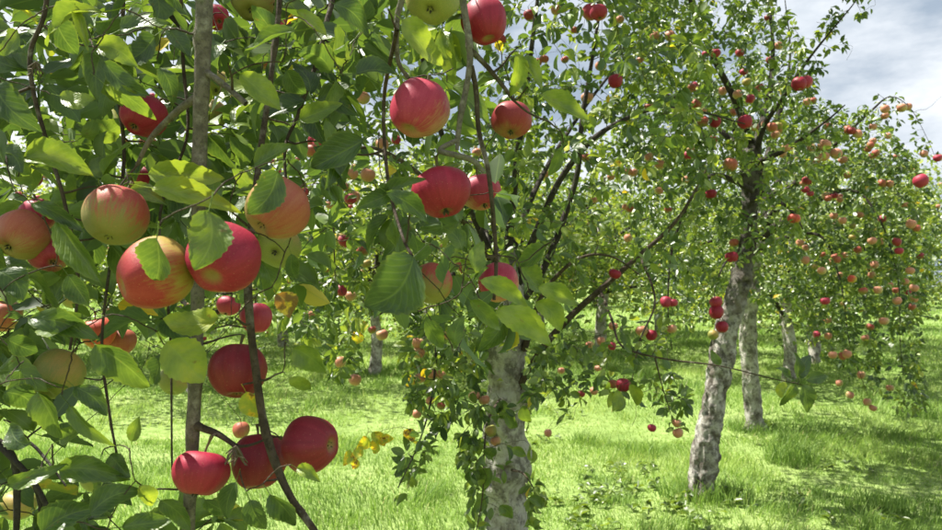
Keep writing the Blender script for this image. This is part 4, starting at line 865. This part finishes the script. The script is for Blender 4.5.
HB = [  # hanging boughs: (world anchor rows) + photo rows (px, py, depth, radius)
    ([(-.34, .92, 2.50, .016), (-.335, .88, 2.2, .0115)], [(205, -20, .86, .0104), (203, 60, .86, .0098), (199, 180, .87, .0092), (197, 330, .87, .0086), (193, 430, .87, .0080), (188, 540, .88, .0074), (184, 640, .88, .005)], M_STEM, 14),
    ([(-.26, .92, 2.48, .010)], [(281, -60, .96, .0044), (273, 60, .94, .0038), (258, 170, .90, .0040), (248, 280, .86, .005), (257, 380, .84, .0048), (268, 440, .83, .0055), (288, 492, .82, .0046), (320, 540, .81, .004), (340, 590, .81, .002)], M_TWIG, 10),
    ([(-.10, .90, 2.44, .008)], [(404, -60, .88, .005), (397, 20, .88, .0038), (398, 60, .89, .0032), (408, 78, .895, .0026)], M_STEM, 8),
    ([(.0, .90, 2.39, .009)], [(458, -60, .86, .006), (463, 0, .86, .0048), (470, 48, .86, .0046), (468, 78, .86, .0040), (460, 120, .86, .0036), (457, 150, .86, .0024)], M_STEM, 8),
    ([], [(471, 66, .86, .004), (476, 90, .87, .0034), (479, 132, .87, .0032), (489, 176, .87, .0032), (496, 255, .88, .0026), (494, 300, .88, .002)], M_TWIG, 8),
    ([], [(471, 50, .86, .004), (490, 70, .87, .0032), (509, 94, .88, .0026), (513, 100, .88, .002)], M_TWIG, 8),
    ([], [(457, 140, .86, .003), (440, 150, .85, .0034), (455, 155, .85, .0038), (472, 160, .85, .0036), (484, 172, .85, .003)], M_STEM, 8),
    ([], [(397, 30, .86, .0030), (384, 100, .94, .0026), (388, 180, .92, .0024), (402, 235, .86, .002), (412, 256, .82, .0018)], M_TWIG, 7),
    ([], [(201, 70, .86, .0052), (212, 76, .855, .0042), (228, 88, .85, .0036), (246, 104, .84, .0032)], M_STEM, 8),
    ([], [(198, 97, .865, .0056), (184, 106, .87, .0048), (168, 120, .88, .0042), (150, 140, .89, .0036), (137, 165, .90, .0028)], M_STEM, 8),
    ([], [(194, 424, .87, .006), (205, 429, .86, .0046), (218, 434, .85, .0040), (236, 446, .84, .0028)], M_TWIG, 8),
    ([(-.55, 1.0, 2.48, .008)], [(122, -40, 1.05, .0055), (118, 80, 1.05, .0048), (124, 160, 1.05, .0044), (112, 250, 1.02, .0036), (102, 340, .98, .0032), (109, 410, .95, .0030), (117, 456, .93, .0026)], M_TWIG, 8),
    ([(-.72, 1.0, 2.49, .009)], [(45, -50, .95, .006), (30, 60, .95, .005), (46, 140, .95, .0046), (64, 200, .94, .004), (78, 280, .93, .0034), (70, 350, .92, .0028)], M_TWIG, 8),
    ([(-.45, .97, 2.50, .008)], [(178, -50, 1.12, .0055), (183, 60, 1.12, .0046), (187, 136, 1.10, .004), (160, 215, 1.06, .0034), (170, 330, 1.04, .003), (172, 470, 1.0, .002)], M_TWIG, 8),
    ([], [(-25, 418, .90, .008), (0, 446, .88, .0062), (32, 480, .87, .0056), (51, 520, .86, .005), (58, 580, .86, .003)], M_LIMB, 9),
    ([], [(-20, 430, .92, .0085), (12, 455, .92, .0075), (17, 500, .92, .007), (14, 580, .92, .005)], M_LIMB, 9),
    ([], [(8, 440, .90, .004), (30, 443, .89, .0034), (48, 462, .88, .003), (66, 486, .87, .002)], M_LIMB, 7),
    ([], [(28, 470, .875, .004), (40, 505, .88, .0045), (42, 560, .88, .004)], M_LIMB, 7),
    ([(-.28, .92, 2.5, .007)], [(330, -60, 1.15, .005), (325, 30, 1.15, .004), (300, 110, 1.12, .003), (285, 150, 1.08, .0026), (290, 220, 1.05, .002)], M_TWIG, 7),
]
for anchor, rows, mat, sides in HB: front.limb(anchor + [(a, b, c, r * (.62 if mat is M_LIMB or (mat is M_TWIG and sides == 8 and rows[0][1] < 0) else 1)) for (a, b, c, r) in T(*rows)], 'branch', mat, sides, 10, 0.30 if sides > 9 else 0.12, knots=10 if sides > 9 else 3)

pf = []
FG = [  # x, y, width, look, eye (calyx) offset, real width, label
    (143, 116, 46, 'red', (-.25, .75), .068, 'red apple at upper left behind a drooping leaf'),
    (217, 18, 26, 'red', (.5, .6), .064, 'small red apple right of the grey hanging branch at the top edge'),
    (148, 143, 17, 'orange', None, .06, 'tiny orange-red apple just below the upper left red apple'),
    (146, 180, 30, 'red', None, .066, 'red apple mostly hidden by leaves left of the grey hanging branch'),
    (213, 115, 30, 'green', (.1, .8), .066, 'yellow-green apple behind the right side of the grey hanging branch'),
    (217, 84, 28, 'green', (.1, .8), .066, 'green apple behind the grey hanging branch, above a yellow-green one'),
    (253, 1, 44, 'half', (.05, .8), .07, 'green apple with reddish blush cut by the top edge, right of the grey branch'),
    (282, 27, 20, 'pink', (.1, .9), .066, 'narrow pink and green apple near the top edge beside a dark twig'),
    (268, 60, 20, 'dusky', None, .064, 'dull red apple in shade below the pink and green one near the top'),
    (433, -2, 56, 'green', (-.1, .78), .072, 'yellow-green apple with dark eye cut by the top edge'),
    (484, 21, 47, 'red', (.2, .93), .070, 'red apple touching the top edge, right of the yellow-green one'),
    (418, 108, 60, 'pink', (-.3, .85), .074, 'large pink-red apple with pale side in the upper centre'),
    (511, 121, 42, 'dusky', (-.05, .88), .068, 'dusky dark red apple hanging alone right of centre at the top'),
    (442, 193, 60, 'red', (.2, .92), .074, 'largest glossy bright red apple hanging in the centre'),
    (481, 193, 42, 'pink', (.25, .9), .070, 'pink apple pressed behind the large bright red centre apple'),
    (431, 283, 42, 'half', (-.35, .75), .066, 'pink and green apple beside the big dark round leaf'),
    (498, 282, 41, 'pink', (-.05, .65), .068, 'pink apple crossed by a bright curved leaf above the middle trunk'),
    (461, 268, 15, 'orange', None, .06, 'small orange apple between the two pink hanging apples'),
    (116, 216, 63, 'half', (-.06, .88), .074, 'big green apple with streaky red top in the left foreground'),
    (22, 236, 52, 'orange', (-.25, .62), .072, 'greenish orange apple at the left edge partly under a leaf'),
    (51, 253, 42, 'pink', (.5, .6), .060, 'pink-red apple touching the greenish one at the left edge'),
    (38, 216, 36, 'pink', None, .068, 'pink apple behind the two touching apples at the left edge'),
    (156, 276, 73, 'eyered', (-.72, .30), .076, 'big red and yellow-green apple with a leaf lying over it'),
    (223, 257, 73, 'red', (-.05, .58), .076, 'big crimson apple with its dark eye facing us beside the hanging branch'),
    (98, 333, 34, 'side', None, .068, 'reddish green apple in shade below the red and yellow one'),
    (119, 342, 32, 'orange', None, .066, 'orange-red apple in shade, right of the reddish green one at left'),
    (4, 316, 32, 'orange', None, .068, 'orange apple cut by the left edge halfway down'),
    (32, 178, 20, 'red', None, .064, 'small red apple among leaves near the left edge'),
    (277, 209, 65, 'orange', (-.45, .68), .074, 'big orange-red apple with a green leaf folded over its top'),
    (278, 247, 45, 'green', (.05, .35), .068, 'green apple just beneath the orange-red one'),
    (256, 318, 32, 'pink', None, .066, 'pink-red apple half hidden behind the thin hanging branch'),
    (228, 306, 24, 'pink', None, .064, 'pink apple deep in leaves under the crimson apple'),
    (58, 374, 50, 'green', (-.1, .7), .072, 'plain green apple at left above the grass'),
    (175, 380, 30, 'green', (0, .8), .064, 'small green apple left of the lower hanging branch'),
    (238, 371, 58, 'deep', (.1, .9), .072, 'dark red apple hanging above the trio of red ones'),
    (200, 473, 57, 'red', (-.1, .93), .0665, 'left red apple of the trio at the bottom'),
    (257, 461, 56, 'deep', (.05, .9), .072, 'shaded dark red apple in the middle of the bottom trio'),
    (311, 444, 58, 'deep', (.92, -.05), .072, 'right red apple of the bottom trio with its eye facing right'),
    (241, 430, 17, 'orange', None, .062, 'small orange apple peeping above the bottom trio'),
    (18, 505, 34, 'green', None, .07, 'yellow-green apple in shade at the bottom left corner'),
    (96, 478, 28, 'green', None, .066, 'brownish yellow-green apple under leaves at lower left'),
    (500, 40, 13, 'dusky', None, .06, 'tiny dull apple right of the red apple at the top edge'),
    (73, 300, 22, 'green', None, .064, 'small green apple deep in the left leaves'),
]
for (x, y, w, k, eye, D, lab) in FG:
    pf.append(apple(x, y, w, k, lab, 'apples hanging close in the foreground', D, eye=eye))

HL = [  # photo base x, y, tip x, y, width, tint, depth
    (102, 12, 17, 20, 15, .55, .80), (76, 10, 88, 52, 10, .65, .80), (155, 36, 118, 60, 28, .05, .84), (98, 45, 130, 63, 22, .55, .82), (105, 62, 150, 97, 19, .18, .80), (106, 85, 150, 120, 17, .45, .80),
    (-4, 86, 30, 116, 30, .08, .82), (24, 157, 88, 166, 29, .50, .80), (0, 148, 22, 173, 22, .14, .80), (148, 174, 222, 174, 27, .66, .80), (160, 68, 172, 98, 16, .10, .86), (55, 18, 80, 52, 25, .12, .84),
    (60, 96, 96, 101, 20, .58, .84), (33, 203, 82, 232, 15, .08, .79), (57, 222, 104, 284, 22, .42, .80), (209, 211, 193, 269, 40, .42, .675), (157, 238, 147, 284, 36, .28, .675), (219, 318, 164, 320, 27, .66, .80),
    (88, 318, 22, 326, 22, .25, .80), (68, 275, 90, 306, 21, .10, .82), (-4, 270, 22, 300, 27, .12, .80), (30, 318, 96, 339, 24, .20, .79), (152, 188, 232, 196, 24, .68, .79), (95, 344, 142, 393, 31, .32, .80),
    (161, 356, 142, 386, 20, .12, .82), (166, 342, 204, 382, 40, .70, .79), (75, 387, 107, 416, 19, .14, .80), (38, 392, 52, 441, 25, .42, .80), (70, 406, 100, 448, 15, .40, .80), (132, 441, 140, 416, 13, .48, .82),
    (90, 514, 137, 487, 24, .10, .79), (42, 532, 90, 507, 28, .12, .80), (122, 527, 172, 521, 20, .25, .80), (8, 484, 48, 466, 15, .30, .80), (139, 486, 156, 512, 15, .66, .82), (58, 470, 118, 481, 24, .28, .82),
    (296, 31, 231, 36, 18, .32, .80), (334, 4, 373, 26, 23, .12, .86), (356, 74, 400, 68, 27, .14, .84), (364, 140, 312, 168, 31, .08, .82), (297, 11, 328, 38, 15, .68, .84), (240, 74, 281, 111, 25, .58, .82),
    (287, 70, 306, 96, 19, .12, .86), (254, 166, 293, 146, 22, .35, .84), (278, 171, 246, 214, 31, .18, .745), (291, 254, 300, 283, 14, .16, .82), (414, 257, 361, 304, 54, .05, .76), (392, 193, 356, 208, 16, .16, .80),
    (386, 192, 430, 223, 18, .20, .76), (402, 20, 451, 56, 27, .64, .84), (518, 54, 514, 96, 15, .52, .85), (525, 56, 542, 91, 13, .56, .86), (541, 95, 587, 121, 22, .55, .84), (480, 280, 532, 304, 17, .62, .78),
    (496, 310, 552, 346, 25, .64, .79), (538, 287, 578, 307, 17, .56, .82), (475, 273, 487, 240, 17, .50, .81), (546, 246, 512, 264, 19, .30, .82), (521, 266, 541, 292, 23, .48, .83), (382, 194, 427, 180, 15, .22, .80),
    (536, 302, 565, 331, 21, .55, .83), (290, 378, 309, 396, 15, .58, .82), (270, 494, 293, 532, 23, .14, .80), (236, 482, 222, 522, 18, .10, .82), (250, 500, 262, 532, 22, .12, .81), (297, 468, 318, 480, 12, .58, .78),
    (294, 348, 322, 376, 25, .50, .82), (246, 392, 258, 417, 20, .86, .84), (276, 294, 290, 318, 22, 1.0, .80), (340, 150, 330, 120, 14, .45, .95), (450, 60, 440, 30, 14, .5, .95), (222, 200, 205, 168, 18, .35, .84),
    (128, 190, 160, 200, 16, .4, .88), (18, 30, 0, 55, 20, .5, .82), (120, 30, 155, 8, 22, .30, .86), (170, 30, 190, 60, 18, .18, .90), (300, 120, 335, 100, 18, .5, .95), (462, 250, 445, 225, 16, .3, .84),
    (425, 320, 448, 350, 16, .3, .86), (455, 345, 462, 318, 15, .35, .88), (470, 300, 500, 330, 16, .5, .84), (560, 150, 548, 176, 11, .4, 1.0), (205, 500, 225, 528, 18, .2, .84), (160, 500, 190, 530, 18, .3, .86),
    (8, 340, 40, 352, 20, .18, .82), (4, 392, 34, 410, 24, .14, .80), (20, 370, 8, 400, 20, .10, .84), (60, 440, 88, 425, 14, .35, .84), (10, 425, 34, 445, 20, .08, .84), (110, 455, 130, 478, 18, .2, .84), (100, 462, 92, 490, 16, .3, .84),
]
hat = []
for (bx, by, tx, ty, w, t, d) in HL:
    hat.append(front.hero_leaf(bx, by, tx, ty, w, t, d, label='withered brown leaf with yellow edge' if t >= 1 else None))
nA = len(hat); A = list(hat) + pf
front.grow(A, [False] * len(A), sag=0.10, rmax=.0028, per_part=True, wig=0.06)

# leafy twigs filling the boughs between the placed leaves
fill = []
def fillbox(x0, x1, y0, y1, d0, d1, n, bad=()):
    c = 0
    while c < n:
        px, py = random.uniform(x0, x1), random.uniform(y0, y1)
        if any(in_poly(px, py, b) for b in bad): c += .2; continue
        fill.append(W(px, py, random.uniform(d0, d1))); c += 1
GAP = [(132, 390), (60, 420), (75, 470), (130, 440), (165, 520), (185, 520), (185, 390)]
fillbox(-30, 230, -20, 200, .95, 1.5, 50); fillbox(200, 350, -20, 160, 1.0, 1.6, 34); fillbox(-30, 130, 200, 345, .95, 1.3, 24); fillbox(120, 330, 180, 330, 1.0, 1.5, 18)
fillbox(-20, 120, 345, 420, .92, 1.1, 8, (GAP,)); fillbox(-20, 90, 460, 540, .92, 1.1, 12, (GAP,)); fillbox(350, 480, -20, 130, 1.0, 1.5, 14); fillbox(370, 540, 190, 320, .95, 1.3, 12); fillbox(-40, 330, -30, 280, 1.5, 2.6, 130); fillbox(-30, 330, -30, 130, 1.2, 2.0, 45)
fillbox(90, 250, 505, 545, .9, 1.0, 4)
allow = [[(-60, -60), (-60, 560), (60, 560), (130, 520), (95, 470), (60, 430), (70, 400), (130, 345), (200, 330), (330, 310), (345, 200), (370, 150), (375, 330), (440, 350), (560, 340), (560, 120), (490, 60), (490, -60)], [(80, 490), (80, 560), (270, 560), (250, 500), (200, 495)]]
HEROCLEAR = [(x, y, w * .40, D * F / w) for (x, y, w, k, e, D, l) in FG if w >= 40]
def kf(x, y, d, P):
    inf = (x > -10) & (x < 952) & (y > -10) & (y < 540); a = in_poly(x, y, allow[0]) | in_poly(x, y, allow[1])
    ok = np.where(inf, a, True) & (d > 0.5)
    for (hx, hy, r, hd) in HEROCLEAR: ok &= ~((np.hypot(x - hx, y - hy) < r * 1.35) & (d < hd + 0.03))
    return ok
front.grow(fill, [True] * len(fill), sag=0.08, rmax=.003)
# the crown above and to the left, outside the picture, that shades the boughs
up = []
while len(up) < 105:
    p = np.array([random.uniform(-2.3, .2), random.uniform(.35, 2.5), random.uniform(1.5, 3.3)]); x, y, d = proj(p)
    if (x[0] < -40 or y[0] < -70) and np.hypot(p[0], p[1]) > .55: up.append(p)
front.grow(up, [True] * len(up), sag=.05, rmax=.008)
front.foliate((4, 7), 0.034, (0.045, 0.072), (0.05, 0.62), .02, kf); front.finish(300, 3, (0.5, 0.66))

# dried flower clump in the bottom trio, a thing of its own
def dried(px, py, d, n, L, label):
    acc = Acc(); c = W(px, py, d)
    for q in range(n):
        a = random.uniform(0, 6.28); e = c + np.array([math.cos(a) * L * .5, random.uniform(-.6, .6) * L, -L * random.uniform(.3, 1.2)]); m_ = (c + e) / 2 + rng.normal(0, L * .12, 3)
        P = smooth_line([(*c, .0012), (*m_, .001), (*e, .0007)], 3); V, Fq = tube(P[:, :3], P[:, 3], 4); acc.add(V - c, Fq)
    o = link('dried_flower_cluster', acc.mesh('dried_flower_cluster', M_DRY), front.root); o.location = c - front.base; o['label'] = label
dried(236, 446, .82, 16, .022, 'dry brown flower stalks between the bottom apples'); dried(36, 62, .85, 9, .016, 'shrivelled brown fruit stalks at upper left')
print('APPLES', APPLE_N[0], 'OBJECTS', len(bpy.data.objects))
